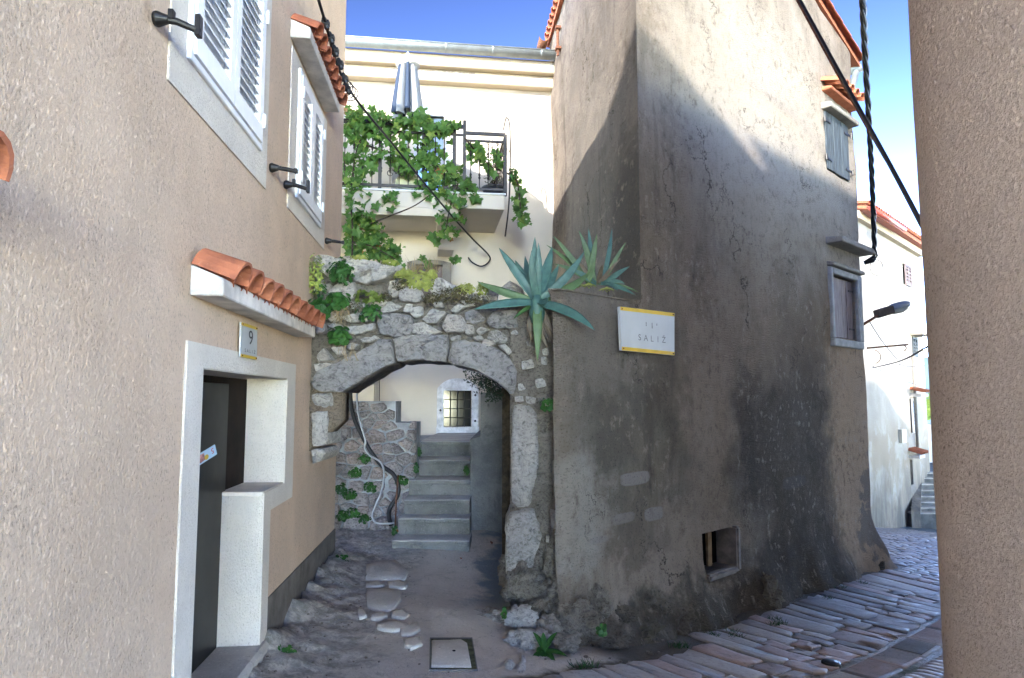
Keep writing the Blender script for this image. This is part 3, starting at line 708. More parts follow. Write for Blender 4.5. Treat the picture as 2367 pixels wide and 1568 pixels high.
# right-hand flank and roof
mb = MB(); mb.add([SF.P(SE,-1.5,-.14),SF.P(SE,zE,-.14),SF.P(SE,zE,-6),SF.P(SE,-1.5,-6)], [(0,1,2,3)]); mb.make('side_wall', MAT['street_face'], th)
mb = MB(); RV = LF.d*5.8
for (a0,a1) in ((SE+.12,RIDGE),(RIDGE,S_COR-.1)):
    mb.hexa([SF.P(a,top_s(a)+dz,.03)+RV*k for dz in (.02,.09) for a,k in ((a0,0),(a1,0),(a1,1),(a0,1))])
rf = mb.make('roof', MAT['tile'], th)
a = SE+.14; k = 0
while a > S_COR:
    v_, f_ = barrel_tile(SF.P(a-.36,top_s(a-.36)+.085,.03), SF.P(a,top_s(a)+.075,.03), (0,0,1), .085, .10, .014)
    mesh('roof_tile', v_, f_, MAT['tile'], rf); a -= .32
u = 0.1; TL = top_s(S_COR)
while u < 5.7:                                # eave tiles over the alley
    v_, f_ = barrel_tile(LF.P(u,TL+.16,-.25), LF.P(u,TL+.06,.10), (0,0,1), .09, .10, .014); mesh('roof_tile', v_, f_, MAT['tile'], rf); u += .2
# gutters: right eave end and alley eave end
def gutter(p0, p1, up, r, mat, parent, name='gutter'):
    v_, f_ = barrel_tile(p0, p1, up, r, r, .006, 10); return mesh(name, v_, f_, mat, parent, True)
gutter(SF.P(SE+.17,zE+.03,.05), SF.P(SE+.17,zE-.10,-5), (0,0,-1), .085, MAT['gutter'], th)
mb = MB(); mb.tube([SF.P(SE+.16,zE-.02,-.05), SF.P(SE+.10,zE-.35,-.12), SF.P(SE+.03,zE-.7,-.2)], .05, 10); mb.make('downpipe', MAT['gutter'], th, True)
gutter(LF.P(5.85,TL-.02,.16), LF.P(5.3,TL-.02,.16), (0,0,-1), .09, MAT['rust'], th)
# rusty tie bar on the alley wall
p = LF.px(1296,62); q = LF.px(1293,140)
mb = MB(); mb.tube([LF.P(p[0],p[1],.05), LF.P(p[0],q[1],.05)], .022, 8)
mb.box(LF, p[0]-.06, p[0]+.06, q[1]+.1, q[1]+.14, .0, .09); mb.box(LF, p[0]-.06, p[0]+.06, p[1]-.05, p[1]-.01, .0, .09); mb.make('tie_bar', MAT['rust'], th)
# shutters and lintels of the two street windows
def plank_shutter(win, n, mats, parent, o, ajar=0):
    a0, a1, z0, z1 = win; m = (a0+a1)/2
    for side, (l, r_) in enumerate(((a0+.01,m-.004),(m+.004,a1-.01))):
        root = None; w_ = (r_-l)/n
        for k in range(n):
            q = MB().box(SF, l+w_*k+.002, l+w_*(k+1)-.002, z0+.012+rnd.uniform(0,.008), z1-.012, o, o+.028+rnd.uniform(0,.008))
            if root is None: root = q.make('shutter', mats, parent, bevel=.003)
            else: q.make('plank', mats, root, bevel=.003)
        e, s_ = (l, 1) if side == 0 else (r_, -1)
        for hz in (z0+(z1-z0)*.18, z0+(z1-z0)*.82):
            h = MB().box(SF, min(e-.09*s_,e+.16*s_), max(e-.09*s_,e+.16*s_), hz-.014, hz+.014, o+.036, o+.046); h.tube([SF.P(e-.07*s_,hz-.04,o+.05),SF.P(e-.07*s_,hz+.04,o+.05)], .016, 8)
            h.make('strap_hinge', MAT['iron'], root)
    MB().box(SF, a0-.05, a1+.05, z0-.05, z1+.05, -.24, -.20).make('window_back', MAT['dark'], parent)
def woodm(name, a, b):
    s_ = Mat(name, .7, .3); f = s_.noise(6, 6, .65, 0, s_.vec((6,6,.6))); s_.color(s_.mix(s_.ramp(f,.35,.65), a, b)); s_.bump(f, .004); return s_.m
MAT['w_grey'] = woodm('grey_blue_boards', (.022,.028,.033), (.065,.08,.09)); MAT['w_brown'] = woodm('brown_lilac_boards', (.10,.075,.075), (.20,.16,.165))
plank_shutter(UW, 3, MAT['w_grey'], th, .0); plank_shutter(MW, 2, MAT['w_brown'], th, -.08)
a0,a1,z0,z1 = UW
MAT['lint'] = conc('lintel_stone', (.17,.155,.135), (.26,.24,.21), (.07,.065,.05))
def tslab(name, a0, a1, z, h, p, sag, mat, parent):
    o = MB().hexa([SF.P(a0,z,p),SF.P(a1,z-sag,p),SF.P(a1,z-sag,-.05),SF.P(a0,z,-.05),SF.P(a0,z+h,p),SF.P(a1,z+h-sag,p),SF.P(a1,z+h-sag+.03,-.05),SF.P(a0,z+h+.03,-.05)]).make(name, mat, parent, bevel=.012); return o
tslab('lintel', a0-.06, a1+.14, z1+.0, .075, .15, .0, MAT['lint'], th)
cn = tslab('canopy', a0+.02, a1+.22, z1+.30, .04, .13, .02, MAT['tile'], th)
for k in range(5):
    a = a0+.07+k*.2; v_, f_ = barrel_tile(SF.P(a,z1+.44,-.02), SF.P(a+.02,z1+.36,.24), (0,0,1), .085, .10, .014); mesh('roof_tile', v_, f_, MAT['tile'], cn)
a0,a1,z0,z1 = MW
tslab('canopy', a0-.06, a1+.32, z1+.42, .075, .22, .0, MAT['lint'], th)
tslab('lintel', a0-.08, a1+.16, z1+.10, .05, .10, .0, MAT['lint'], th)
mb = MB(); f = .11
for q in ((a0-f*.6,a0,z0-.02,z1+.09),(a1,a1+f*1.4,z0-.02,z1+.09),(a0-f*.4,a1+f*1.3,z0-.13,z0-.02),(a0,a1,z1,z1+.09)): mb.box(SF, *q, -.10, .05)
mb.make('window_surround', simple('grey_cement_surround', (.25,.25,.25), .9, .15, 8, .005, 50), th, bevel=.012)
a0,a1,z0,z1 = VW
mb = MB(); mb.box(SF, a1-.002, a1+.075, z0-.06, z1+.01, -.22, .075); mb.box(SF, a0-.01, a1-.002, z0-.07, z0, -.22, .08)
mb.make('vent_surround', simple('vent_cement', (.22,.20,.185), .9, .2, 10, .006, 40), th, bevel=.02, seg=2)
MB().box(SF, a0-.1, a1+.1, z0-.1, z1+.1, -.26, -.18).make('vent_back', MAT['dark'], th)
MB().box(SF, a0+(a1-a0)*.55, a0+(a1-a0)*.68, z0, z1, -.16, -.13).make('vent_batten', simple('batten', (.20,.14,.085), .8, .2, 12), th)
# rocks the house stands on
def boulder(name, c, r, mat, parent, seed, rot=0, sub=3, rough=.28, **kw):
    bm = bmesh.new(); bmesh.ops.create_icosphere(bm, subdivisions=sub, radius=1); vs_ = []
    for v in bm.verts:
        p = v.co.normalized(); k = 1 + rough*nz(p*1.3+V((seed*3.1,seed,0))) + rough*.55*nz(p*3.5+V((0,seed,seed*2)),1,4) + rough*.25*nz(p*11+V((seed,seed,0)),1,3)
        k2 = mn.cell(p*2.3+V((seed,0,0)))*.16
        q = V((p.x*r[0], p.y*r[1], p.z*r[2]))*(k+k2-.05)
        vs_.append(V((q.x*math.cos(rot)-q.y*math.sin(rot), q.x*math.sin(rot)+q.y*math.cos(rot), q.z)) + V(c))
    fs = [tuple(v.index for v in f.verts) for f in bm.faces]; bm.free()
    return mesh(name, vs_, fs, mat, parent, True, **kw)
RB = math.pi/2 - R(46.4)
for i, (px, py, rx, rz, out, mt) in enumerate(((1775,1395,.19,.30,.04,'darkrock'),(1950,1375,.34,.26,.04,'darkrock'),(2030,1330,.32,.40,-.02,'darkrock'),(1850,1425,.30,.12,.06,'darkrock'),
        (1490,1465,.28,.13,.0,'darkrock'),(1575,1440,.22,.20,-.02,'darkrock'),(1410,1478,.20,.10,.03,'darkrock'),(1620,1468,.2,.10,.06,'darkrock'),(1690,1445,.25,.08,.08,'darkrock'),(1530,1400,.20,.16,-.05,'darkrock'),(1450,1425,.18,.12,-.06,'darkrock'),(1360,1440,.18,.11,-.02,'mortar'))):
    q = at_plane(px, py, SF.o + SF.n*.12, SF.n); boulder('base_rock', q + SF.n*(out-.10), (rx,.20,rz), MAT[mt], th, i+3, RB, 5)

# ================================================================== ARCH WALL
aw = thing('stone_archway', 'rubble stone garden wall with a segmental arch over the path', 'archway', (-.7,5.9,.0))
Z3 = lambda X, Y: ((820+X/2.95875)*.84536, (650+Y/2.95875)*.84536)
def arp(pts, conv, y=5.90): return [((q := at_y(*conv(*p), y)).x, q.z) for p in pts]
intr = arp([(330,1255),(460,1170),(600,1085),(770,1010),(960,988),(1190,1012),(1400,1062),(1580,1152),(1700,1268)], Z3)
tops = arp([(70,160),(300,175),(450,200),(700,260),(850,340),(1000,390),(1250,400),(1450,440),(1600,480),(1700,470),(1900,460),(2100,440)], Z3)
xl, xr = intr[0][0], intr[-1][0]
def interp(P_, x):
    if x <= P_[0][0]: return P_[0][1]
    for (x0,z0),(x1,z1) in zip(P_[:-1],P_[1:]):
        if x <= x1: return z0+(z1-z0)*(x-x0)/(x1-x0)
    return P_[-1][1]
house_x = lambda y: -1.25-.0862*y
zst = at_y(760,1075,5.9).z
def core(name, x0, x1, lo, hi, y0, y1, mat, nx=30, nzz=24, amp=.03):
    vs_, fs = [], []
    for k in range(2):
        for j in range(nzz+1):
            for i in range(nx+1):
                x = x0+(x1-x0)*i/nx; z = lo(x)+(hi(x)-lo(x))*j/nzz
                y = (y0 + amp*nz((x*5,z*5,1)) + amp*.6*nz((x*17,z*17,3))) if k == 0 else y1
                vs_.append(V((x,y,z)))
    m = (nx+1)*(nzz+1); id_ = lambda i,j,k: k*m+j*(nx+1)+i
    for j in range(nzz):
        for i in range(nx):
            fs += [(id_(i,j,0),id_(i+1,j,0),id_(i+1,j+1,0),id_(i,j+1,0)),(id_(i+1,j,1),id_(i,j,1),id_(i,j+1,1),id_(i+1,j+1,1))]
    for i in range(nx): fs += [(id_(i+1,0,0),id_(i,0,0),id_(i,0,1),id_(i+1,0,1)),(id_(i,nzz,0),id_(i+1,nzz,0),id_(i+1,nzz,1),id_(i,nzz,1))]
    for j in range(nzz): fs += [(id_(0,j,0),id_(0,j+1,0),id_(0,j+1,1),id_(0,j,1)),(id_(nx,j+1,0),id_(nx,j,0),id_(nx,j,1),id_(nx,j+1,1))]
    return mesh(name, vs_, fs, mat, aw, True)
top_f = lambda x: interp(tops, x) - .05
TH = .62
core('mortar_core', house_x(6.0)-.05, xl, lambda x: at_y(760,890,5.9).z, top_f, 6.01, 5.95+TH, MAT['mortar'], 8, 30)
core('mortar_core', xl, xr, lambda x: interp(intr, x)+.03, top_f, 6.01, 5.95+TH, MAT['mortar'], 60, 26)
core('mortar_core', xr+.0, .46, lambda x: -.5, top_f, 5.95, 5.95+TH, MAT['mortar'], 26, 90, .035)
# stub of the left pier, left hanging on the house wall
def stub_lo(x): return zst + .10 + .25*max(0,(x-house_x(6))/.25)
core('pier_stub', house_x(6.0)-.05, xl-.02, stub_lo, lambda x: at_y(760,885,5.9).z, 5.99, 5.9+.40, MAT['browncore'], 8, 16, .04)

def stone(name, poly, mat, y=5.96, proud=.06, back=.10, parent=aw, rings=(1.0,.95,.80,.55,.28), seed=None, dens=.045, flat=.5, smooth=False, grow=1.0, tilt=.55):
    """stone from its outline on the wall: domed, chipped face, sides running back into the wall"""
    sd = rnd.uniform(0,99) if seed is None else seed
    pts = []
    n = len(poly); ccx = sum(p[0] for p in poly)/n; ccz = sum(p[1] for p in poly)/n
    poly = [(ccx+(p[0]-ccx)*grow, ccz+(p[1]-ccz)*grow) for p in poly]
    for i in range(n):
        a, b = poly[i], poly[(i+1)%n]; L = math.hypot(a[0]-b[0], a[1]-b[1]); m = max(1, int(round(L/dens)))
        for k in range(m):
            t = k/m; pts.append((a[0]+(b[0]-a[0])*t, a[1]+(b[1]-a[1])*t))
    m = len(pts); cx = sum(p[0] for p in pts)/m; cz = sum(p[1] for p in pts)/m
    sz = max(max(p[0] for p in pts)-min(p[0] for p in pts), .05); jt = min(.012, sz*.05)
    sm = [((pts[i-1][0]+pts[i][0]*6+pts[(i+1)%m][0])/8 + jt*nz((pts[i][0]*30+sd,pts[i][1]*30,1)), (pts[i-1][1]+pts[i][1]*6+pts[(i+1)%m][1])/8 + jt*nz((pts[i][0]*30,pts[i][1]*30+sd,5))) for i in range(m)]
    tx, tz = rnd.uniform(-1,1)*tilt, rnd.uniform(-1,1)*tilt
    vs_, fs = [], []
    for x, z in sm: vs_.append(V((x, y+back, z)))
    for r_ in rings:
        e = 1-r_; h = proud*min(1, flat + (1-flat)*math.sqrt(max(0, 1-r_**3)))
        if r_ == 1.0: h = proud*.28
        for x, z in sm:
            X, Z = cx+(x-cx)*r_, cz+(z-cz)*r_
            k = nz((X*4+sd, Z*4, sd)); k2 = nz((X*13, Z*13+sd, sd),1,4); c_ = mn.cell(V((X*7+sd, Z*7, sd)))
            vs_.append(V((X, y - h*(1+tx*(X-cx)/sz*2+tz*(Z-cz)/sz*2) - proud*(.34*k+.24*k2+.30*(c_-.5))*(1 if r_ < 1 else .4), Z)))
    vs_.append(V((cx, y-proud*(1+.3*nz((cx*4+sd,cz*4,sd))), cz)))
    R_ = len(rings)+1
    for q in range(R_-1):
        for i in range(m): fs.append((q*m+i, q*m+(i+1)%m, (q+1)*m+(i+1)%m, (q+1)*m+i))
    for i in range(m): fs.append(((R_-1)*m+i, (R_-1)*m+(i+1)%m, R_*m))
    fs.append(tuple(range(m)))
    return fixn(mesh(name, vs_, fs, mat, parent, smooth))
VR = [[(100,1180),(125,1080),(300,1010),(460,930),(640,822),(738,810),(762,1010),(600,1085),(460,1170),(330,1255),(110,1240)],
      [(748,815),(860,790),(980,778),(1100,785),(1208,780),(1188,1010),(960,985),(772,1006)],
      [(1216,842),(1330,825),(1520,870),(1690,950),(1765,1085),(1735,1270),(1700,1268),(1580,1152),(1400,1062),(1194,1012)]]
for k, v_ in enumerate(VR): stone('voussoir', arp(v_, Z3), MAT['vous'], 5.95, .075, TH, rings=(1.0,.975,.9,.75,.5,.25), dens=.05, flat=.8, smooth=True, tilt=.1)
ST = [[(105,150),(210,132),(285,160),(280,240),(200,300),(112,225)],[(288,158),(380,145),(445,160),(360,196),(292,200)],[(365,205),(430,176),(600,190),(845,258),(740,312),(640,360),(520,362),(425,335)],
 [(218,420),(300,360),(432,350),(445,490),(380,505),(215,480)],[(100,370),(175,358),(182,430),(140,480),(108,440)],[(372,515),(470,508),(484,560),(430,590),(368,565)],[(548,522),(630,515),(650,565),(600,600),(540,582)],
 [(645,580),(720,510),(832,560),(765,600),(650,604)],[(718,350),(790,308),(852,320),(840,380),(765,480),(712,470)],[(785,460),(870,375),(962,410),(1012,470),(930,522),(798,502)],
 [(1045,360),(1110,315),(1270,390),(1242,440),(1150,500),(1050,430)],[(893,572),(985,550),(992,620),(930,652),(888,612)],[(985,652),(1062,568),(1182,600),(1100,692),(1020,682)],
 [(1145,722),(1190,618),(1290,620),(1347,690),(1320,762),(1180,762)],[(608,622),(760,608),(902,632),(890,792),(770,802),(640,772)],[(900,692),(1000,680),(1142,762),(1050,792),(900,772)],
 [(330,642),(460,610),(602,622),(560,672),(400,684)],[(358,722),(592,690),(572,752),(440,782),(370,762)],[(205,640),(240,590),(322,640),(250,682)],[(1208,582),(1280,525),(1342,560),(1260,608)],
 [(1328,600),(1420,578),(1502,652),(1420,692),(1348,672)],[(1505,682),(1560,600),(1752,580),(1762,722),(1560,732)],[(1423,752),(1460,713),(1542,740),(1450,782)],[(1530,760),(1600,743),(1682,800),(1662,852),(1590,848),(1518,822)],
 [(1468,862),(1500,812),(1588,852),(1540,884)],[(1600,872),(1660,852),(1717,920),(1682,944)],[(1388,802),(1460,780),(1492,822),(1420,832)],[(1213,802),(1300,788),(1292,832),(1218,834)],
 [(1463,472),(1540,400),(1604,440),(1592,502),(1490,502)],[(1618,402),(1700,342),(1792,390),(1824,462),(1700,464)],[(118,962),(180,888),(262,990),(140,1002)],[(103,1022),(200,1010),(302,1032),(200,1078),(113,1080)],
 [(498,532),(540,513),(547,560),(503,557)],[(1698,762),(1750,738),(1772,780),(1708,788)],[(200,702),(300,690),(352,718),(290,742)],[(1070,520),(1150,515),(1165,565),(1090,562)],[(1290,500),(1400,505),(1420,550),(1320,560)],
 [(850,530),(900,525),(885,600),(830,605)],[(640,510),(710,490),(700,530),(650,560)],[(1320,700),(1400,705),(1410,780),(1340,785)],[(1350,440),(1440,445),(1440,485),(1360,495)],
 [(480,820),(600,790),(640,815),(560,850),(500,850)],[(390,850),(480,860),(440,905),(370,900)],[(250,890),(340,880),(370,930),(290,960)],[(240,780),(330,770),(350,830),(260,850)],[(120,700),(190,690),(200,760),(130,780)],
 [(190,380),(240,370),(230,420),(195,430)],[(1850,700),(1930,690),(1960,760),(1880,790)],[(1960,900),(2010,880),(2020,950),(1970,950)],[(1830,820),(1900,815),(1890,880),(1840,880)],[(1950,960),(2000,960),(2005,1030),(1955,1025)],
 [(1900,1150),(1980,1130),(2000,1200),(1920,1220)],[(1790,1000),(1880,980),(1900,1050),(1800,1070)],[(1760,1180),(1850,1180),(1850,1230),(1770,1240)],[(2060,1060),(2110,1080),(2120,1200),(2070,1220)],[(2070,700),(2120,720),(2140,990),(2090,990)]]
for i, p_ in enumerate(ST):
    q = arp(p_, Z3)
    a_ = abs(sum(q[k][0]*q[(k+1)%len(q)][1]-q[(k+1)%len(q)][0]*q[k][1] for k in range(len(q))))/2
    stone('wall_stone', q, MAT['lime'] if i not in (14,21,20) else MAT['vous'], 5.965, .05+.16*math.sqrt(a_)*.5 + (.10 if i == 2 else 0), .30 if i < 3 else .14, dens=.028 if a_ < .02 else .04, flat=.72, grow=1.05)
PS = [[(55,140),(150,135),(157,200),(110,228),(60,200)],[(55,232),(130,226),(127,400),(50,412)],[(45,425),(110,415),(132,440),(100,482),(45,502)]]
for p_ in PS: stone('pier_stone', arp(p_, Z4), MAT['lime'], 5.99, .08, .45, dens=.04)
PR = [[(1072,200),(1150,195),(1190,240),(1200,480),(1165,660),(1150,715),(1090,718),(1062,690),(1056,400)],[(1050,740),(1120,722),(1180,722),(1215,860),(1170,1010),(1140,1075),(1070,1110),(1033,1050),(1028,800)],
      [(1075,155),(1120,148),(1128,182),(1075,184)],[(1265,480),(1310,460),(1318,690),(1280,684)],[(1256,720),(1310,750),(1322,965),(1265,935)],[(1248,980),(1310,972),(1342,1090),(1422,1150),(1400,1192),(1290,1130)],
      [(1270,300),(1305,290),(1312,450),(1275,470)],[(1235,850),(1252,850),(1250,890),(1230,885)],[(1130,150),(1190,160),(1180,195),(1135,190)],[(1160,1140),(1195,1130),(1200,1170),(1165,1175)]]
for i, p_ in enumerate(PR): stone('pier_stone', arp(p_, Z4, 5.86), MAT['pier'], 5.93 if i < 2 else 5.88, .10 if i < 2 else .06, .45 if i < 2 else .2, rings=(1.0,.96,.86,.66,.4,.2), dens=.045, flat=.75, smooth=(i < 2), tilt=.2)
# lumpy footing under the right pier
for i, (px,py,yy,r_,mt) in enumerate(((1255,1385,5.93,(.27,.26,.17),'mortar'),(1200,1330,6.02,(.17,.30,.20),'mortar'),(1203,1428,5.60,(.125,.12,.085),'lime'),(1220,1478,5.42,(.16,.13,.075),'lime'),(1330,1425,5.70,(.22,.16,.15),'mortar'),
        (1310,1350,5.83,(.17,.12,.20),'mortar'),(1180,1445,5.85,(.13,.40,.12),'rock'),(1310,1482,5.45,(.18,.11,.06),'rock'),(1285,1290,5.88,(.12,.10,.22),'mortar'),(1265,1450,5.62,(.16,.12,.09),'rock'),(1380,1390,5.80,(.16,.10,.12),'mortar'))):
    boulder('footing_rock', at_y(px,py,yy), r_, MAT[mt], aw, i+40, .2*i, 5, .30)
#@@PART4
# ================================================================== CREAM HOUSE BEHIND THE ARCH
ch = thing('cream_house', 'cream plastered house beyond the archway with a balcony and zinc gutter', 'house', CW.P(-2,.3))
zG = CW.px(1283,190)[1]
def chole(x0,y0,x1,y1): a, b = CW.px(x0,y0), CW.px(x1,y1); return (a[0], b[0], b[1], a[1])
LWN = chole(1026,903,1090,987); UDN = chole(975,268,1028,440); MDN = chole(962,612,1022,690)
wall('wall', CW, -6.5, 1.2, -.2, zG, .4, [LWN, UDN, MDN], .22, MAT['cream'], ch, smooth=False)
MB().box(CW, -6.5, 1.2, zG-.02, zG+.1, -4, -.01).make('roof', MAT['tile'], ch)
# cornice and gutter
aR = CW.px(1277,200)[0]
mb = MB(); mb.box(CW, -6.5, aR, zG-.20, zG+.0, 0, .20); mb.box(CW, -6.5, aR+.02, zG+.0, zG+.22, -.01, .34); mb.make('cornice', MAT['cornice'], ch, bevel=.02)
mb = MB(); a0 = CW.px(900,215)[0]; mb.box(CW, a0, CW.px(1095,225)[0], zG-.17, zG-.02, .199, .206); mb.make('bare_patch', MAT['patch'], ch)
gz_ = zG+.30
g_ = gutter(CW.P(-6.5,gz_,.44), CW.P(aR+.05,gz_-.01,.44), (0,0,-1), .11, MAT['gutter'], ch)
for x in (920,1028,1132,1240):
    a = CW.px(x,170)[0]; v_, f_ = barrel_tile(CW.P(a-.012,gz_,.44), CW.P(a+.012,gz_,.44), (0,0,-1), .117, .117, .01, 10); mesh('gutter_bracket', v_, f_, MAT['gutter'], g_)
MB().tube([CW.P(-6.5,gz_+.01,.55), CW.P(aR+.05,gz_,.55)], .012, 6).make('gutter_bead', MAT['gutter'], g_, True)
# low window with pale stone surround and iron grille
def stone_window(hl, fx, arch, parent, grille=True, mat='stoneframe'):
    a0,a1,z0,z1 = hl; mb = MB()
    mb.box(CW, a0-fx, a0, z0, z1, -.1, .03); mb.box(CW, a1, a1+fx, z0, z1, -.1, .03); mb.box(CW, a0-fx-.01, a1+fx+.01, z0-.16, z0, -.1, .045)
    n = 14; top = []                           # arched head stone
    for k in range(n+1):
        t = k/n; a = a0-fx + (a1-a0+2*fx)*t; top.append((a, z1 + .035 + arch*(1-abs(2*t-1)**2.6)))
    k0 = len(mb.v)
    for o in (.032,-.1):
        for a, z in top: mb.v.append(CW.P(a,z,o))
        for a, z in top: mb.v.append(CW.P(a,z1,o))
    m = n+1
    for k in range(n): mb.f += [(k0+m+k,k0+m+k+1,k0+k+1,k0+k),(k0+k,k0+k+1,k0+2*m+k+1,k0+2*m+k),(k0+m+k+1,k0+m+k,k0+3*m+k,k0+3*m+k+1)]
    fr = mb.make('window_surround', MAT[mat], parent)
    MB().box(CW, a0-.02, a1+.02, z0-.02, z1+.02, -.20, -.16).make('pane', MAT['glass'], parent)
    if grille:
        mb = MB()
        for k in range(1,4): mb.tube([CW.P(a0+(a1-a0)*k/4,z0,-.05),CW.P(a0+(a1-a0)*k/4,z1,-.05)], .008, 6)
        for k in range(1,4): mb.tube([CW.P(a0,z0+(z1-z0)*k/4,-.058),CW.P(a1,z0+(z1-z0)*k/4,-.058)], .007, 6)
        mb.make('grille', MAT['iron'], parent)
        for (a, z) in ((a1+fx*.5,z1-.08),(a1+fx*.5,z0+.10),(a0-fx*.5,z0+.28)): MB().lathe(CW.P(a,z,.03), CW.n, [(.016,0),(.02,.012),(.008,.04)], 8).make('shutter_pin', MAT['iron'], parent)
stone_window(LWN, .115, .17, ch)
stone_window(MDN, .15, .05, ch, False, 'lint')
MB().box(CW, MDN[0], MDN[1], MDN[2]-.05, MDN[3], -.15, -.10).make('shutter', MAT['w_brown'], ch)
a0,a1,z0,z1 = UDN
stone_window((a0,a1,z0+.6,z1), .13, .34, ch, False)
for (l,r_) in ((a0,(a0+a1)/2-.003),((a0+a1)/2+.003,a1)): MB().box(CW, l, r_, z0+.60, z1, -.12, -.08).make('shutter', MAT['shade_blue'], ch, bevel=.005)
# pilaster and thin wire left of the stairs
aP = CW.px(852,880); MB().box(CW, aP[0]-1.2, aP[0]+.10, .2, 4.2, 0, .10).make('pilaster', simple('warm_cream', (.66,.56,.40), .9, .06, 2), ch)
q0 = CW.px(872,870)[0]; MB().tube([CW.P(q0,4.3,.13),CW.P(q0+.06,1.3,.13)], .006, 5).make('wire', MAT['cable'], ch)
# balcony
BO = 1.5
ab, zb = CW.px(1166,485,BO); zt = CW.px(1166,452,BO)[1]; am = CW.px(1060,500,BO)[0]
bal = MB().box(CW, am, ab, zb, zt, 0.002, BO).box(CW, -6.3, am-.002, zb-.02, zt, .002, BO).make('balcony', MAT['cream'], ch, bevel=.008)
zl = CW.px(1058,502,BO)[1]
MB().box(CW, -6.3, am-.004, zl, zb-.021, BO-.22, BO-.003).make('edge_beam', MAT['cream'], bal)
MB().box(CW, CW.px(1012,520,BO)[0], am-.006, zl-.0, zb-.021, .002, BO-.222).make('bracket_beam', MAT['cream'], bal)
MB().box(CW, CW.px(1012,520,BO)[0]+.03, am-.03, zl-.30, zl, .002, .55).make('bracket_beam', MAT['cream'], bal)
MB().box(CW, -6.3, ab+.02, zt, zt+.025, .002, BO+.03).make('coping', simple('white_coping', (.66,.66,.66), .7, .06, 5), bal, bevel=.006)
RO = BO-.03
rl = MB(); aL, aM = -6.2, CW.px(1074,300,RO)[0]; aC = CW.px(1168,320,RO)[0]
zr1 = CW.px(1074,294,RO)[1]; zr2 = CW.px(1074,313,RO)[1]; zrb = CW.px(1074,436,RO)[1]; zs1 = CW.px(1140,311,RO)[1]; zs2 = CW.px(1140,328,RO)[1]
railing = MB().box(CW, aL, aM, zr1-.03, zr1+.03, RO-.025, RO+.025).make('railing', MAT['rail'], bal, bevel=.004)
for q in ((aL,aM,zr2-.015,zr2+.015),(aL,aC,zrb-.018,zrb+.018),(aM,aC,zs1-.025,zs1+.025),(aM,aC,zs2-.015,zs2+.015)): MB().box(CW, *q, RO-.018, RO+.018).make('rail', MAT['rail'], railing)
for a, zz in ((aM,zr1+.10),(CW.px(1051,300,RO)[0],zr1-.03),(aC,zs1+.0),(CW.px(980,300,RO)[0],zr1-.03),(CW.px(880,300,RO)[0],zr1-.03)): MB().box(CW, a-.025, a+.025, zt, zz, RO-.024, RO+.024).make('post', MAT['rail'], railing)
def baluster(a, z0, z1, o):
    mb = MB(); mb.tube([CW.P(a,z0,o),CW.P(a,z1,o)], .008, 6); m = (z0+z1)/2
    for zz, rr in ((m-.18,.02),(m+.16,.018)): mb.lathe(CW.P(a,zz-.05,o), (0,0,1), [(.008,0),(rr,.025),(rr*.6,.05),(rr,.075),(.008,.1)], 7)
    mb.make('baluster', MAT['rail'], railing)
a = aC-.13
while a > -4.0:
    if abs(a-aM) > .05: baluster(a, zrb, zs2 if a > aM else zr2, RO)
    a -= .135
for k in range(8): # side return to the wall
    o = .15 + k*.17
    mb = MB(); mb.tube([CW.P(aC,zrb,o),CW.P(aC,zs2,o)], .008, 6); mb.make('baluster', MAT['rail'], railing)
for zz in (zrb, zs2, zs1): MB().box(CW, aC-.014, aC+.014, zz-.015, zz+.015, .0, RO-.02).make('rail', MAT['rail'], railing)
mb = MB()                                      # iron curl and bracket at the corner
mb.tube(bez([CW.P(aC+.03,zb-.35,RO-.25), CW.P(aC+.06,zt,RO+.03), CW.P(aC+.07,zs1+.05,RO+.03), CW.P(aC+.02,zs1+.28,RO), CW.P(aC-.03,zs1+.08,RO)]), .012, 6)
mb.make('corner_scroll', MAT['rail'], railing)
ao = CW.px(916,385,RO)[0]; mb = MB()           # scroll ornament
for sx in (-1,1):
    for sz in (-1,1):
        pts = []
        for k in range(22):
            t = k/21*math.pi*2.6; r_ = .085*(1-k/24); pts.append(CW.P(ao+sx*(.08-r_*math.cos(t)*.9), (zrb+zr2)/2-.15+sz*(.02+.07-r_*math.sin(t)*.8), RO+.012))
        mb.tube(pts, .006, 5)
mb.make('scroll', MAT['rail'], railing)

# things on the balcony
def pleat(name, label, cat, c, prof, n, depth, mats):
    root = thing(name, label, cat, c)
    return root
po = CW.px(941,265,.75); pc = CW.P(po[0], zt+.03, .75); H = at_plane(941,125,CW.P(0,0,.75),CW.n).z - zt - .03
par = thing('parasol', 'closed blue and white parasol standing upright on the balcony', 'parasol', pc)
MB().tube([pc, pc+V((0,0,H-.12))], .022, 10).make('pole', MAT['white'], par, True)
MB().lathe(pc, (0,0,1), [(.22,0),(.22,.05),(.05,.09)], 20).make('base', MAT['cement'], par)
def parm():
    s_ = Mat('parasol_cloth', .8, .2); z = Nn(s_.nt,'ShaderNodeSeparateXYZ',{0:s_.pos}).outputs[2]
    s_.color(s_.mix(s_.rand(), (.022,.035,.06), (.035,.05,.085))); s_.bump(s_.noise(30,3), .004); return s_.m
MAT['parb'] = parm()
nf = 9; zlow = CW.px(941,268,.75)[1]-pc.z; hh = H-zlow
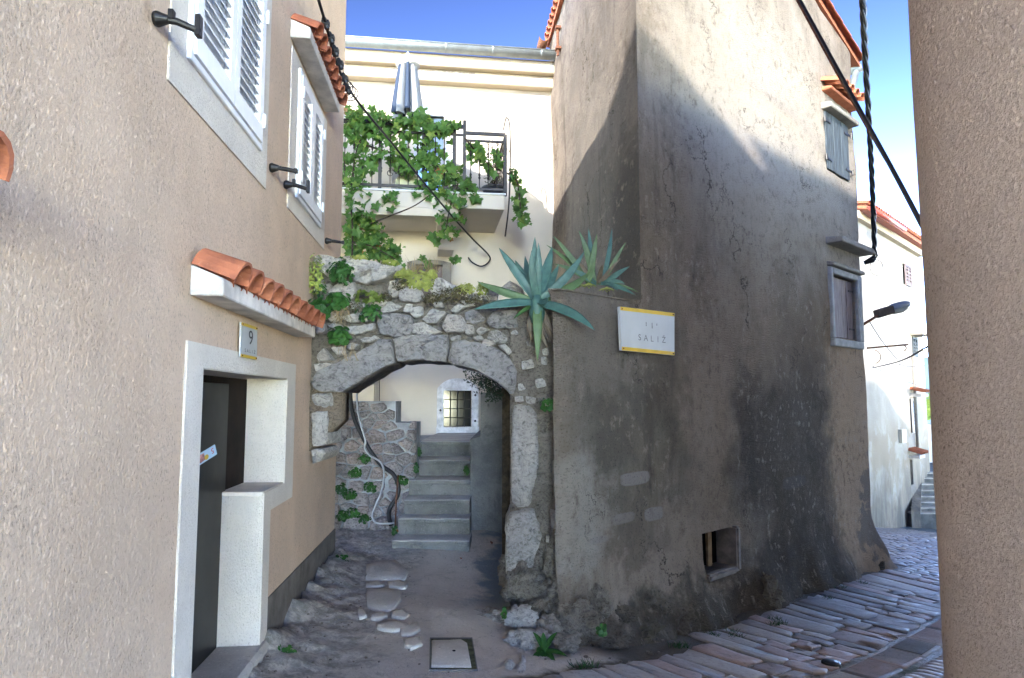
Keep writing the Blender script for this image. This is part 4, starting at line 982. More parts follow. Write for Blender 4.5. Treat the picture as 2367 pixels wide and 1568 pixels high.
for k in range(nf):                            # each folded gore of the cloth
    t0 = 2*math.pi*k/nf; vs_ = []; m = 8
    for j, (tz, rr) in enumerate(((0,.27),(.12,.26),(.35,.23),(.6,.19),(.78,.16),(.86,.13),(.94,.06),(1.0,.012))):
        for i in range(m):
            u = i/(m-1); ang = t0 + (u-.5)*2*math.pi/nf*1.02; q = rr*(.42+.58*math.sin(math.pi*u)**.8)
            if tz >= .94: q = rr
            vs_.append(pc + V((math.cos(ang)*q, math.sin(ang)*q, zlow+hh*tz + (.03*math.sin(3*k) if tz == 0 else 0))))
    fs = [(j*m+i, j*m+i+1, (j+1)*m+i+1, (j+1)*m+i) for j in range(7) for i in range(m-1)]
    mesh('gore', vs_, fs, MAT['parb'] if k % 2 else simple('white_cloth', (.20,.215,.24), .8, .05, 5), par, True)
MB().lathe(pc+V((0,0,H-.20)), (0,0,1), [(.20,0),(.15,.05),(.06,.13),(.010,.24)], 18).make('cap', simple('white_cap', (.42,.44,.46), .8, .05, 5), par, True)
# air-conditioner-like grey box, ledge and plate behind the railing
b0 = CW.px(905,395,.5); b1 = CW.px(955,440,.5)
box_ = thing('balcony_cabinet', 'low grey cabinet against the wall behind the balcony railing', 'cabinet', CW.P(b0[0],zt+.03,.4))
MB().box(CW, b0[0], b1[0], zt+.027, b0[1], .25, .6).make('body', simple('grey_cabinet', (.30,.28,.27), .7, .15, 5), box_, bevel=.01)
MB().box(CW, b0[0]-.03, b1[0]+.03, b0[1], b0[1]+.05, .22, .63).make('lid', simple('cabinet_lid', (.42,.38,.34), .7, .15, 5), box_, bevel=.01)
pl = CW.px(943,435,1.3); plc = CW.P(pl[0], zt+.03, 1.28)
plate = MB().lathe(plc+V((0,0,.15)), CW.n+V((0,0,.35)), [(.05,0),(.12,.012),(.19,.035),(.195,.035),(.12,.02),(.04,.012)], 24).make('round_dish', simple('cream_dish', (.62,.60,.40), .4, .08, 5), None, True)
props(plate, 'round pale yellow dish propped at the foot of the balcony railing', 'dish')
def pot(name, label, c, r, h, mat): 
    t = thing(name, label, 'plant pot', c)
    MB().lathe(c, (0,0,1), [(r*.75,0),(r,h*.85),(r*1.08,h*.86),(r*1.08,h),(r*.9,h),(r*.85,h*.9)], 20).make('pot', mat, t, True); return t
pp = CW.px(1140,450,1.15); pc2 = CW.P(pp[0], zt+.027, 1.15)
pot_ = pot('potted_shrub', 'thin leggy shrub in a dark plastic pot at the balcony corner', pc2, .17, .20, simple('dark_pot', (.03,.032,.04), .5, .2, 6))

# ================================================================== FOLIAGE HELPERS
def leafshape(kind):
    if kind == 'vine':
        ang = [(-90,.28),(-62,.62),(-38,.80),(-12,.55),(18,.92),(48,.58),(90,1.05),(132,.58),(162,.92),(192,.55),(218,.80),(242,.62)]
        return [(math.cos(R(a))*r_, math.sin(R(a))*r_) for a, r_ in ang]
    if kind == 'round': return [(math.cos(2*math.pi*k/8)*.8, math.sin(2*math.pi*k/8)) for k in range(8)]
    return [(0,-1),(.32,-.45),(.36,.15),(0,1),(-.36,.15),(-.32,-.45)]
def leaf(mb, c, nrm, up, size, kind='oval', fold=.18):
    n = V(nrm).normalized(); u = V(up) - n*V(up).dot(n)
    if u.length < 1e-3: u = n.orthogonal()
    u.normalize(); r_ = u.cross(n); c = V(c); pts = leafshape(kind); k = len(mb.v)
    mb.v.append(c - n*fold*size*.4)
    for x, y in pts: mb.v.append(c + r_*x*size + u*y*size + n*(fold*size*(abs(x)-.25) + rnd.uniform(-.06,.06)*size))
    m = len(pts); mb.f += [(k, k+1+i, k+1+(i+1)%m) for i in range(m)]
def rv(): 
    while True:
        v = V((rnd.uniform(-1,1),rnd.uniform(-1,1),rnd.uniform(-1,1)))
        if .05 < v.length < 1: return v.normalized()
def clump(name, label, cat, c, r, n, size, mat, kind='round', group=None, stem=True):
    t = thing(name, label, cat, V(c)-V((0,0,r[2]*.6)), group); mb = MB(); c = V(c)
    for i in range(n):
        d = rv(); d.y = -abs(d.y)*.8+.1; k = rnd.uniform(.45,1); p = c + V((d.x*r[0]*k, d.y*r[1]*k, d.z*r[2]*k))
        leaf(mb, p, d+V((0,-.5,.5))+rv()*.4, rv()+V((0,0,-.4)), size*rnd.uniform(.6,1.15), kind)
    mb.make('foliage', mat, t)
    if stem:
        mb = MB()
        for i in range(4): d = rv(); mb.tube([c+V((0,r[1]*.5,-r[2]*.6)), c+V((d.x*r[0]*.5,0,d.z*r[2]*.4))], .003, 4)
        mb.make('stems', MAT['bark'], t)
    return t

# potted shrub: fine twiggy growth
mb = MB(); st = MB()
for i in range(16):
    a = rnd.uniform(0,6.28); top = pc2+V((math.cos(a)*rnd.uniform(0,.26), math.sin(a)*rnd.uniform(0,.2), rnd.uniform(.5,1.12))); b = pc2+V((0,0,.16))
    m = (b+top)/2+rv()*.07; pts = bez([b,m,top],5); st.tube(pts, .005, 4)
    for q in range(26):
        p = pts[rnd.randrange(3,len(pts))] + rv()*.07; leaf(mb, p, rv(), rv(), rnd.uniform(.014,.026))
mb.make('foliage', leafmat('shrub_leaf', (.05,.06,.02), (.10,.10,.035), .3), pot_); st.make('twigs', MAT['bark'], pot_)
hp = CW.px(1192,420,1.35)
# grape vine over the railing
vine = thing('grape_vine', 'grape vine trained over the balcony railing with leaves hanging below it', 'vine', CW.P(CW.px(808,600,1.3)[0], .4, 1.3))
from mathutils.geometry import delaunay_2d_cdt
def inpoly(x, y, P_):
    c = False; n = len(P_)
    for i in range(n):
        (x1,y1),(x2,y2) = P_[i], P_[i-1]
        if (y1 > y) != (y2 > y) and x < (x2-x1)*(y-y1)/(y2-y1)+x1: c = not c
    return c
regs = [([(800,245),(900,268),(975,262),(1030,280),(1060,288),(1040,312),(980,310),(930,305),(800,310)],115,0),
        ([(800,300),(880,300),(930,330),(960,400),(930,400),(880,370),(850,400),(840,440),(800,470)],95,0),
        ([(930,310),(985,310),(1030,330),(1010,370),(960,390),(930,350)],34,0),
        ([(985,380),(1050,375),(1075,400),(1100,430),(1100,465),(1060,470),(1010,465),(960,450),(970,410)],95,0),
        ([(800,420),(850,440),(880,470),(860,520),(820,520),(800,500)],26,0),
        ([(800,500),(870,510),(880,540),(925,570),(925,605),(880,600),(840,590),(800,600)],105,.2),
        ([(880,440),(930,460),(925,490),(880,480)],10,0),([(1000,470),(1060,470),(1070,500),(1050,520),(1060,555),(1010,555),(1010,510)],24,0),([(985,540),(1015,545),(1015,570),(990,565)],4,0),
        ([(1180,405),(1200,410),(1212,450),(1218,520),(1205,530),(1195,500),(1190,450)],30,.1),([(1075,318),(1115,330),(1112,370),(1085,375)],14,0),([(1110,340),(1160,360),(1150,430),(1120,420)],10,0),
        ([(965,596),(1000,600),(1000,620),(970,618)],3,.0),([(1030,585),(1050,592),(1045,610)],2,0),([(800,250),(835,245),(835,275),(800,275)],8,0)]
cand = []
for P_, n, dd in regs:
    x0, x1 = min(p[0] for p in P_), max(p[0] for p in P_); y0, y1 = min(p[1] for p in P_), max(p[1] for p in P_); k = 0; tr = 0
    n = int(n*1.45)
    while k < n and tr < 4000:
        tr += 1; x, y = rnd.uniform(x0,x1), rnd.uniform(y0,y1)
        if inpoly(x,y,P_): cand.append((x,y,dd)); k += 1
lib = []
for i in range(6):
    mb = MB(); leaf(mb, (0,0,0), (0,-1,0), (0,0,-1), 1.0, 'vine', rnd.uniform(.1,.45))
    me = bpy.data.meshes.new('vine_leaf'); me.from_pydata(mb.v, [], mb.f); me.update(); me.materials.append(MAT['vine']); lib.append(me)
    m2 = me.copy(); m2.materials.clear(); m2.materials.append(MAT['vine_y']); lib.append(m2)
rest = MB(); rnd.shuffle(cand)
for i, (x, y, dd) in enumerate(cand):
    o_ = RO + rnd.uniform(-.12,.22) - dd*rnd.uniform(0,2); p = at_plane(x, y, CW.P(0,0,o_), CW.n); sz = rnd.choice((rnd.uniform(.04,.075),rnd.uniform(.075,.115)))
    if i < 290:
        ylw = rnd.random() < (.16 if y > 520 and x < 880 else .03)
        o = link(bpy.data.objects.new('leaf', lib[rnd.randrange(6)*2 + (1 if ylw else 0)]))
        o.rotation_euler = (rnd.gauss(-.35,.45), rnd.gauss(0,.5), rnd.gauss(0,.65)); o.scale = (sz,sz,sz); setp(o, vine, p)
    else: leaf(rest, p, V((rnd.gauss(0,.5),-1,rnd.gauss(.5,.4))), V((rnd.gauss(0,.5),0,-1)), sz, 'vine', .3)
    if i % 3 != 1:
        q = p + V((rnd.uniform(-.08,.08), rnd.uniform(.05,.25), rnd.uniform(-.05,.12))); leaf(rest, q, V((rnd.gauss(0,.5),-1,rnd.gauss(.5,.4))), V((rnd.gauss(0,.5),0,-1)), sz, 'vine', .3)
rest.make('leaves', MAT['vine'], vine, kind='stuff')
def vp(x, y, o=None): return at_plane(x, y, CW.P(0,0,RO+.03 if o is None else o), CW.n)
mb = MB()
for pts in ([(812,640),(815,540),(812,440),(830,330),(880,285),(960,285),(1060,300)],[(815,540),(850,520),(900,500),(960,475),(1010,440),(1060,420)],[(830,330),(890,350),(960,365),(1040,400),(1090,450)],
            [(1060,420),(1040,480),(1030,540)],[(1172,400),(1195,420),(1202,470),(1208,520)],[(1075,320),(1100,350),(1140,390)],[(815,560),(860,570),(915,600)]):
    P_ = bez([vp(*q) for q in pts], 6); mb.tube(P_, [.016*(1-.7*i/len(P_)) for i in range(len(P_))], 6)
mb.make('stem', MAT['bark'], vine)
hb = clump('trailing_plant', 'trailing plant with drooping strands outside the balcony corner', 'plant', vp(1187,400), (.09,.10,.12), 60, .03, MAT['weed'])

# ================================================================== STAIRS, RETAINING WALL, GREY WALL
stz = [.21,.40,.58,.77,.98,1.19]; sty = [7.7,7.98,8.2,8.54,8.93,9.43]; stl = [908,922,934,945,968,972]
stt = thing('garden_stairs', 'six worn concrete steps climbing from the archway to the cream house', 'stairs', (-.9,7.7,.1))
for i in range(6):
    x0 = at_y(stl[i],1150,sty[i]).x; x1 = at_y(1086,1150,sty[i]).x if i < 5 else at_y(1106,1150,sty[i]).x
    y1 = sty[i+1]+.12 if i < 5 else 12.2
    m = 16; vs_ = []; fs = []
    zb_ = stz[i-1]-.06 if i else -.05                                      # worn, uneven front edge
    rows = [(0.0,zb_,0),(0,stz[i]-.055,0),(-.018,stz[i]-.045,0),(-.02,stz[i]-.012,0),(0.004,stz[i],0),(.08,stz[i]+.002,0),(y1-sty[i],stz[i]+.01,0),(y1-sty[i],zb_,0)]
    for (dy,z,_) in rows:
        for k in range(m+1):
            x = x0+(x1-x0)*k/m; j = nz((x*6,i*3.3,z*8)); vs_.append(V((x, sty[i]+dy-.012*j, z+(.010*nz((x*5,i*7,dy*4)) if dy < .2 else 0))))
    for r_ in range(len(rows)-1):
        for k in range(m): fs.append((r_*(m+1)+k, r_*(m+1)+k+1, (r_+1)*(m+1)+k+1, (r_+1)*(m+1)+k))
    for k in (0, m): fs.append(tuple(r_*(m+1)+k for r_ in range(len(rows))))
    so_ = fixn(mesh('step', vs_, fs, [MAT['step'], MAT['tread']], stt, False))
    for p_ in so_.data.polygons: p_.material_index = 1 if p_.normal.z > .6 else 0  # light put into the colour: upward faces pale, risers dark
# grey parapet on the right of the stairs
gw = thing('grey_parapet', 'damp stained grey rendered wall beside the garden steps', 'wall', (0,8.5,.1))
zc = at_y(1140,908,8.5).z; xg0 = at_y(1087,1100,8.5).x; xg1 = at_y(1111,950,8.5).x
vs_, fs = [], []; m = 14
prof = [(xg0,-.2),(.9,-.2),(.9,zc),(xg1,zc),(xg1,1.30),(xg0,1.27)]
for y in (8.5, 11.6):
    for x, z in prof: vs_.append(V((x,y,z)))
fs = [tuple(range(5,-1,-1)), tuple(range(6,12))] + [(i,(i+1)%6,6+(i+1)%6,6+i) for i in range(6)]
fixn(mesh('wall', vs_, fs, MAT['greywall'], gw))
# rubble retaining wall
rw = thing('retaining_wall', 'rubble stone retaining wall with grey pointing left of the garden steps', 'wall', (-1.8,8.6,.1))
RWX, RWY = at_y(962,1000,8.6).x, 8.6
zt1, zt2 = at_y(850,922,RWY).z, at_y(940,972,RWY).z; xs = at_y(914,940,RWY).x
MB().wbox(-3.2, RWX-.02, RWY+.03, RWY+.55, -.1, zt2-.03).wbox(-3.2, xs, RWY+.031, RWY+.45, zt2-.029, zt1-.03).wbox(-3.2, RWX-.06, RWY+.5, 11.7, -.1, 1.16).make('mortar', MAT['cement'], rw)
seeds = []; z = .16; row = 0
while z < zt1+.05:
    h = rnd.uniform(.07,.19); x = -2.40 + rnd.uniform(-.1,.05)
    while x < RWX+.05:
        wd = rnd.choice((rnd.uniform(.08,.14),rnd.uniform(.16,.36))); seeds.append((x+wd/2, z+h/2+rnd.uniform(-.045,.045))); x += wd
    z += h
def clip(poly, p, q):                          # keep the side nearer p than q
    mx, mz, nx_, nz_ = (p[0]+q[0])/2, (p[1]+q[1])/2, q[0]-p[0], q[1]-p[1]; out = []
    f = lambda a: (a[0]-mx)*nx_+(a[1]-mz)*nz_*2.4
    for i in range(len(poly)):
        a, b = poly[i-1], poly[i]; fa, fb = f(a), f(b)
        if (fa <= 0) != (fb <= 0): t = fa/(fa-fb); out.append((a[0]+(b[0]-a[0])*t, a[1]+(b[1]-a[1])*t))
        if fb <= 0: out.append(b)
    return out
for i, p in enumerate(seeds):
    top = zt2 if p[0] > xs else zt1
    if p[1] > top-.03: continue
    right = RWX if p[1] < zt2 else xs
    poly = [(-2.6,.05),(right,.05),(right,top),(-2.6,top)]
    for j, q in enumerate(seeds):
        if i != j and abs(p[0]-q[0])+abs(p[1]-q[1]) < 1: poly = clip(poly, p, q)
    if len(poly) < 3: continue
    cx = sum(a[0] for a in poly)/len(poly); cz = sum(a[1] for a in poly)/len(poly); k = rnd.uniform(.82,.94)
    poly = [(cx+(a[0]-cx)*k, cz+(a[1]-cz)*k) for a in poly]
    ar_ = abs(sum(poly[m][0]*poly[m-1][1]-poly[m-1][0]*poly[m][1] for m in range(len(poly))))/2
    if ar_ > .004: stone('wall_stone', poly, MAT['rubble'], RWY+.02, rnd.uniform(.05,.10), .08, rw, rings=(1,.93,.75,.45), dens=.04, flat=.5)
# pipes and hoses down the retaining wall
Z6 = lambda X, Y: ((900+X*.3188)*.84536, (1050+Y*.3189)*.84536)
def wp(X, Y, y): return at_y(*Z6(X,Y), y)
pipe = MB().tube(bez([wp(180,-60,8.49),wp(185,150,8.5),wp(215,300,8.49),wp(280,440,8.48),wp(350,570,8.47),(wp(450,700,8.46)),wp(545,770,8.45),wp(592,870,8.44),wp(585,960,8.42),wp(525,1060,8.40),wp(512,1130,8.36),wp(530,1215,8.3)],8), .026, 8).make('black_pipe', MAT['cable'], None, True)
props(pipe, 'thick black plastic pipe snaking down the rubble retaining wall', 'pipe')
hose = MB().tube(bez([wp(240,-60,8.47),wp(242,180,8.46),wp(265,330,8.45),wp(310,480,8.44),wp(305,545,8.43),wp(350,615,8.42),wp(440,670,8.40),wp(470,760,8.40),wp(455,900,8.40),wp(395,1050,8.38),wp(370,1130,8.33),wp(400,1190,8.28),wp(500,1198,8.22),wp(560,1195,8.22)],8), .012, 8).make('grey_hose', MAT['pvc'], None, True)
props(hose, 'thin pale grey hose hanging in a loop on the rubble retaining wall', 'hose')
rod = MB().tube([wp(592,780,8.44),wp(575,1000,8.38),wp(566,1225,8.3)], .010, 6).make('rusty_rod', MAT['rust'], None, True); props(rod, 'thin rusty red rod standing beside the black pipe', 'rod')
#@@PART5
# ================================================================== NEIGHBOURING HOUSES
rh = thing('corner_house', 'grey-brown roughcast house corner close beside the street', 'house', (1.8,2.2,-.1))
C_ = V((1.86,2.38,0)); RR = .35; plan = [(3.2,-1.2),(1.85,-1.0)]
plan = [(1.62,.3)] + [(C_.x+RR*math.cos(a), C_.y+RR*math.sin(a)) for a in [math.pi+R(8) - R(112)*k/14 for k in range(15)]] + [(6.0,3.9),(6.5,.3)]
vs_ = []; zz = list(np.linspace(-.6,4.8,40)); n = len(plan)
for z in zz:
    for i, (x,y) in enumerate(plan):
        b = .012*nz((x*2,y*2,z*1.1)) if 0 < i < 16 else 0; vs_.append(V((x+b, y+b, z)))
fs = [(j*n+i, j*n+(i+1)%n, (j+1)*n+(i+1)%n, (j+1)*n+i) for j in range(39) for i in range(n)]
fixn(mesh('wall', vs_, fs, MAT['right_stucco'], rh, True))
MB().hexa([V((x,y,z)) for z,e in ((4.8,.0),(4.9,.0)) for x,y in ((1.5,.2),(6.6,.2),(6.1,4.1),(1.4,2.9))]).make('roof', MAT['tile'], rh)
# house behind the camera whose gable and eaves throw the shade on the tall house
SH = V((SDIR.x,SDIR.y,0)).normalized()*28; TZ = 28*math.tan(SUN_E)
prof = [SF.px(1490,70), SF.px(1700,310), SF.px(1738,392), SF.px(1768,384), SF.px(1995,480)]
sl = (prof[1][1]-prof[0][1])/(prof[1][0]-prof[0][0]); left = (-2.6, prof[0][1]+sl*(-2.6-prof[0][0]))
ze = (prof[3][1]+prof[4][1])/2
out = [(-6.5,left[1]+sl*3.9), left, prof[0], prof[1], prof[2], (prof[3][0],ze), (SE+3,ze)]
nb = thing('neighbour_house', 'plastered house with a low gable standing across the street', 'house', SF.P(2,0)+SH)
mb = MB(); bot = [(SE+3,-.5-TZ),(-6.5,-.5-TZ)]
P_ = [SF.P(a,z+TZ)+SH for a,z in out] + [SF.P(a,z+TZ)+SH for a,z in bot]; Q_ = [p - SF.n*-3.5 for p in P_]; m = len(P_)
mb.v = P_ + Q_; mb.f = [tuple(range(m)), tuple(range(2*m-1,m-1,-1))] + [(i,m+i,m+(i+1)%m,(i+1)%m) for i in range(m)]
fixn(mb.make('wall', MAT['cornice'], nb)); mb = MB(); a = prof[3][0]+.1
while a < SE+3:
    mb.add(*barrel_tile(SF.P(a,ze+TZ+.10,.4)+SH, SF.P(a,ze+TZ-.03,-.15)+SH, (0,0,1), .09, .10)); a += .21
mb.make('roof', MAT['tile'], nb)

rwz = -.6
row = thing('row_house', 'plastered house lining the far side of the street', 'house', SF.P(8,-1,4))
mb = MB(); mb.hexa([SF.P(a,z,o) for z in (-3,8.0) for a,o in ((4.2,8),(15,8),(15,3.9),(4.2,3.9))]); mb.make('wall', MAT['cornice'], row)
mb = MB(); mb.hexa([SF.P(a,z+(.0 if o < 5 else 1.2),o) for z in (8.02,8.15) for a,o in ((4.1,8),(15.1,8),(15.1,3.7),(4.1,3.7))]); mb.make('roof', MAT['tile'], row)
# far white house down the street
fh = thing('white_house', 'sunlit white house with shuttered windows down the street', 'house', FH.P(1,-2))
f0 = FH.px(1985,800)[0]; f1 = FH.px(2137,850)[0]; zf = FH.px(2050,536)[1]; zgf = -2.6
fw = [FH.px(2090,610)+FH.px(2106,665), FH.px(2107,778)+FH.px(2120,826), FH.px(2106,922)+FH.px(2119,1000), FH.px(2103,1064)+FH.px(2112,1120)]
fh_h = [(q[0],q[2],q[3],q[1]) for q in fw]
MAT['fwhite'] = street_face('white_render_far', FH, [(2060,1050,60,160,(.30,.25,.18),.8,.5,1),(2050,1150,40,90,(.22,.21,.20),.8,.5,1)], 8)
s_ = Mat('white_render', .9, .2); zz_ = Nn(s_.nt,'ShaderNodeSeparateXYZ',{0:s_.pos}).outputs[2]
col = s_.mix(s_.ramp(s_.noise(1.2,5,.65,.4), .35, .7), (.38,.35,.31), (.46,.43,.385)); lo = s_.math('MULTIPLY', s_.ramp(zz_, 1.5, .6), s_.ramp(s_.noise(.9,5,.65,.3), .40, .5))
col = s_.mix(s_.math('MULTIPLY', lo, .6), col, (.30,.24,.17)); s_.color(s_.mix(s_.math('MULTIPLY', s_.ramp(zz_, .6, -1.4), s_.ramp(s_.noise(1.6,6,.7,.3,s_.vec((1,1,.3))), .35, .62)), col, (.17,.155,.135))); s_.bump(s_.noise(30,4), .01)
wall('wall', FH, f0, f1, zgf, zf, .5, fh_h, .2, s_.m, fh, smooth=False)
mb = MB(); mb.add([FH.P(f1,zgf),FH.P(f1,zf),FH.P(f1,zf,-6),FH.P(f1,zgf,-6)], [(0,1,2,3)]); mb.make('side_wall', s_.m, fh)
mb = MB(); mb.hexa([FH.P(a,z+dz,o) for dz in (0,.12) for a,o,z in ((f0,.35,zf-.02),(f1+.25,.35,zf-.02),(f1+.25,-4,zf+1.1),(f0,-4,zf+1.1))]); rf2 = mb.make('roof', MAT['tile'], fh)
a = f0
while a < f1+.2:
    v_, f_ = barrel_tile(FH.P(a,zf+.24,-.3), FH.P(a,zf+.10,.42), (0,0,1), .09, .10, .014); mesh('roof_tile', v_, f_, MAT['tile'], rf2); a += .22
MB().box(FH, f0, f1, zf-.22, zf-.02, 0, .16).make('cornice', MAT['cornice'], fh)
MB().tube([FH.P(f0,zf-.02,.46), FH.P(FH.px(2052,530)[0],zf,.46)], .07, 8).make('gutter', simple('red_painted_gutter', (.35,.07,.05), .5, .1, 4), fh, True)
for k, q in enumerate(fh_h):
    MB().box(FH, q[0]-.02, q[1]+.02, q[2]-.02, q[3]+.02, -.22, -.18).make('window_back', MAT['dark'], fh)
    if k < 3:
        mt = [MAT['w_brown'], MAT['w_grey'], MAT['white']][k]; mid = (q[0]+q[1])/2
        for l, r_ in ((q[0],mid-.01),(mid+.01,q[1])):
            sh = MB(); st = (r_-l)*.16
            for b in ((l,l+st,q[2],q[3]),(r_-st,r_,q[2],q[3]),(l+st,r_-st,q[2],q[2]+.08),(l+st,r_-st,q[3]-.08,q[3])): sh.box(FH, *b, .0, .04)
            so = sh.make('shutter', mt, fh); z = q[2]+.12
            while z < q[3]-.1:
                MB().hexa([FH.P(a,z+dz+h,o) for h in (0,.018) for a,(dz,o) in ((l+st,(-.03,.035)),(r_-st,(-.03,.035)),(r_-st,(.03,.005)),(l+st,(.03,.005)))]).make('slat', mt, so); z += .11
q = fh_h[1]; MB().box(FH, q[0]-.2, q[1]+.25, q[3]+.03, q[3]+.10, 0, .35).make('window_hood', MAT['lint'], fh)
for q, w_ in ((fh_h[2],.35),(fh_h[3],.25)):
    c = MB().box(FH, q[0]-.1, q[1]+w_, q[3]+.06, q[3]+.16, 0, .3).make('canopy', MAT['slab'], fh)
    for k in range(4): 
        a = q[0]-.02+k*.2; v_, f_ = barrel_tile(FH.P(a,q[3]+.3,-.02), FH.P(a,q[3]+.19,.36), (0,0,1), .09, .10, .014); mesh('roof_tile', v_, f_, MAT['tile'], c)
a = FH.px(2104,830)[0]; MB().tube([FH.P(a,FH.px(2104,822)[1],.08), FH.P(a,FH.px(2105,1062)[1],.08)], .045, 8).make('downpipe', MAT['lint'], fh, True)
a = FH.px(2077,1005); b = FH.px(2088,1023); MB().box(FH, a[0], b[0], b[1], a[1]+.15, 0, .10).make('meter_box', simple('cream_box', (.66,.62,.50), .6, .05, 4), fh, bevel=.01)
# far steps
fs_ = thing('street_steps', 'flight of dark worn stone steps beside the white house', 'stairs', at_y(2135,1200,20.6))
for i, py in enumerate((1186,1173,1160,1147,1133,1119,1105,1093)):
    y = 20.6+.3*i; p = at_y(2108+ (i*1.6), py, y)
    o = MB().wbox(p.x, p.x+3, y, y+(.5 if i < 7 else 4), p.z-.55, p.z-.035).make('step', MAT['step'], fs_); MB().wbox(p.x-.02, p.x+3, y-.03, y+.40, p.z-.034, p.z).make('tread', MAT['oldslab'], o, bevel=.008)
p0, p1 = at_y(2102,1200,20.7), at_y(2124,1085,23)
MB().hexa([V((p0.x-.05,20.5,-2.6)),V((p0.x+.22,20.5,-2.6)),V((p1.x+.25,23.2,-2.6)),V((p1.x-.05,23.2,-2.6)),V((p0.x-.05,20.5,p0.z+.25)),V((p0.x+.22,20.5,p0.z+.25)),V((p1.x+.25,23.2,p1.z+.12)),V((p1.x-.05,23.2,p1.z+.12))]).make('kerb', MAT['fwhite'] and s_.m, fs_)
p = at_y(2150,1000,27)
gwl = MB().wbox(p.x-.4, p.x+6, 27, 27.4, -2, p.z+.3).wbox(p.x+.1, p.x+6, 26.8, 27, -2, p.z-.7).make('garden_wall', simple('white_wall_far', (.62,.60,.57), .9, .06, 2), None); props(gwl, 'pale wall closing the view at the top of the far steps', 'wall')
# distant hill
hv, hf = [], []
for j in range(14):
    for i in range(60):
        x = -3000+i*200; y = 2600+j*150; k = math.sin(math.pi*j/13); hv.append((x, y, -120 + k*(330+90*nz((x*.0006,y*.0006,0))+40*nz((x*.003,y*.003,2)))))
for j in range(13):
    for i in range(59): hf.append((j*60+i,j*60+i+1,(j+1)*60+i+1,(j+1)*60+i))
mesh('hills', hv, hf, simple('hazed_hill_scrub', (.10,.155,.20), .95, .15, .004), None, True, kind='structure')  # blue of distance haze put into the hill's base colour

# ================================================================== SIGNS
def text_mesh(txt, size=1.):
    cu = bpy.data.curves.new('t', 'FONT'); cu.body = txt; cu.align_x = 'CENTER'; cu.align_y = 'CENTER'; cu.size = size; cu.extrude = .0
    o = bpy.data.objects.new('t', cu); link(o); dg = bpy.context.evaluated_depsgraph_get(); me = bpy.data.meshes.new_from_object(o.evaluated_get(dg))
    v = [tuple(q.co) for q in me.vertices]; f = [tuple(p.vertices) for p in me.polygons]
    bpy.data.objects.remove(o); bpy.data.curves.remove(cu); bpy.data.meshes.remove(me); return v, f
def lettering(name, txt, mat, parent, fn, sx, sy, sp=1.0):
    """flat print: fn maps sign coordinates to the sign's face"""
    x = 0; n = len(txt)
    for i, c in enumerate(txt):
        v, f = text_mesh(c)
        if v: mesh(name, [fn(q[0]*sx + (i-(n-1)/2)*sp*sx, q[1]*sy) for q in v], f, mat, parent)
def quad_sign(fr, px4, o, parent, mat, name='panel', th_=.012):
    q = [fr.px(*p, o) for p in px4]; c = [fr.P(a,z,o) for a,z in q]; b = [fr.P(a,z,o-th_) for a,z in q]
    mesh(name, c+b, [(0,1,2,3),(7,6,5,4),(0,4,5,1),(1,5,6,2),(2,6,7,3),(3,7,4,0)], mat, parent); return q
def bil(fr, q, o):                              # q: BL, BR, TR, TL ; u,v in 0..1
    return lambda u, v: fr.P((q[0][0]*(1-u)+q[1][0]*u)*(1-v)+(q[3][0]*(1-u)+q[2][0]*u)*v, (q[0][1]*(1-u)+q[1][1]*u)*(1-v)+(q[3][1]*(1-u)+q[2][1]*u)*v, o)
def band(fn, v0, v1, mat, parent, name='band'):
    mesh(name, [fn(0.003,v0),fn(.997,v0),fn(.997,v1),fn(.003,v1)], [(0,1,2,3)], mat, parent)
SO = .10
ss = thing('street_sign', 'white enamel street name sign with yellow bands on the weathered house', 'sign', SF.P(SF.px(1495,765)[0], SF.px(1495,765)[1], SO))
q = quad_sign(SF, [(1437,810),(1559,822),(1559,724),(1433,709)], SO, ss, MAT['enamel'], th_=.03); f1_ = bil(SF, q, SO+.002); f2_ = bil(SF, q, SO+.004)
band(f1_, 0.0, .085, MAT['yellow'], ss); band(f1_, .915, 1.0, MAT['yellow'], ss)
lettering('letter', 'SALIŽ', MAT['fade'], ss, lambda x, y: f2_(.55+x, .33+y), .12, .20, .95)
for i, (u, v, h) in enumerate(((.44,.66,.09),(.55,.64,.13),(.64,.68,.05))): mesh('worn_mark', [f2_(u,v-h/2),f2_(u+.013,v-h/2),f2_(u+.013,v+h/2),f2_(u,v+h/2)], [(0,1,2,3)], MAT['fade'], ss)
for u, v in ((.03,.045),(.97,.04),(.03,.955),(.97,.96)): MB().lathe(f2_(u,v), SF.n, [(.008,-.002),(.006,.004)], 8).make('screw', MAT['rust'], ss)
hn = thing('house_number_sign', 'small white enamel house number nine sign with yellow bands above the door', 'sign', LW.P(LW.px(575,790)[0], LW.px(575,790)[1], .02))
NO = .026
q = quad_sign(LW, [(556,825),(593.5,832.5),(595,757),(558,745)], NO, hn, MAT['enamel'], th_=.010); g1_ = bil(LW, q, NO+.0015); g2_ = bil(LW, q, NO+.003)
band(g1_, 0, .09, MAT['yellow'], hn); band(g1_, .91, 1.0, MAT['yellow'], hn)
lettering('numeral', '9', MAT['ink'], hn, lambda x, y: g2_(.56+x, .60+y), .62, .60)
lettering('letter', 'SALIŽ', MAT['ink'], hn, lambda x, y: g2_(.53+x, .21+y), .17, .14, .85)
for u, v in ((.07,.045),(.93,.045),(.07,.955),(.93,.955)): MB().lathe(g2_(u,v), LW.n, [(.005,-.002),(.004,.003)], 8).make('screw', MAT['rust'], hn)
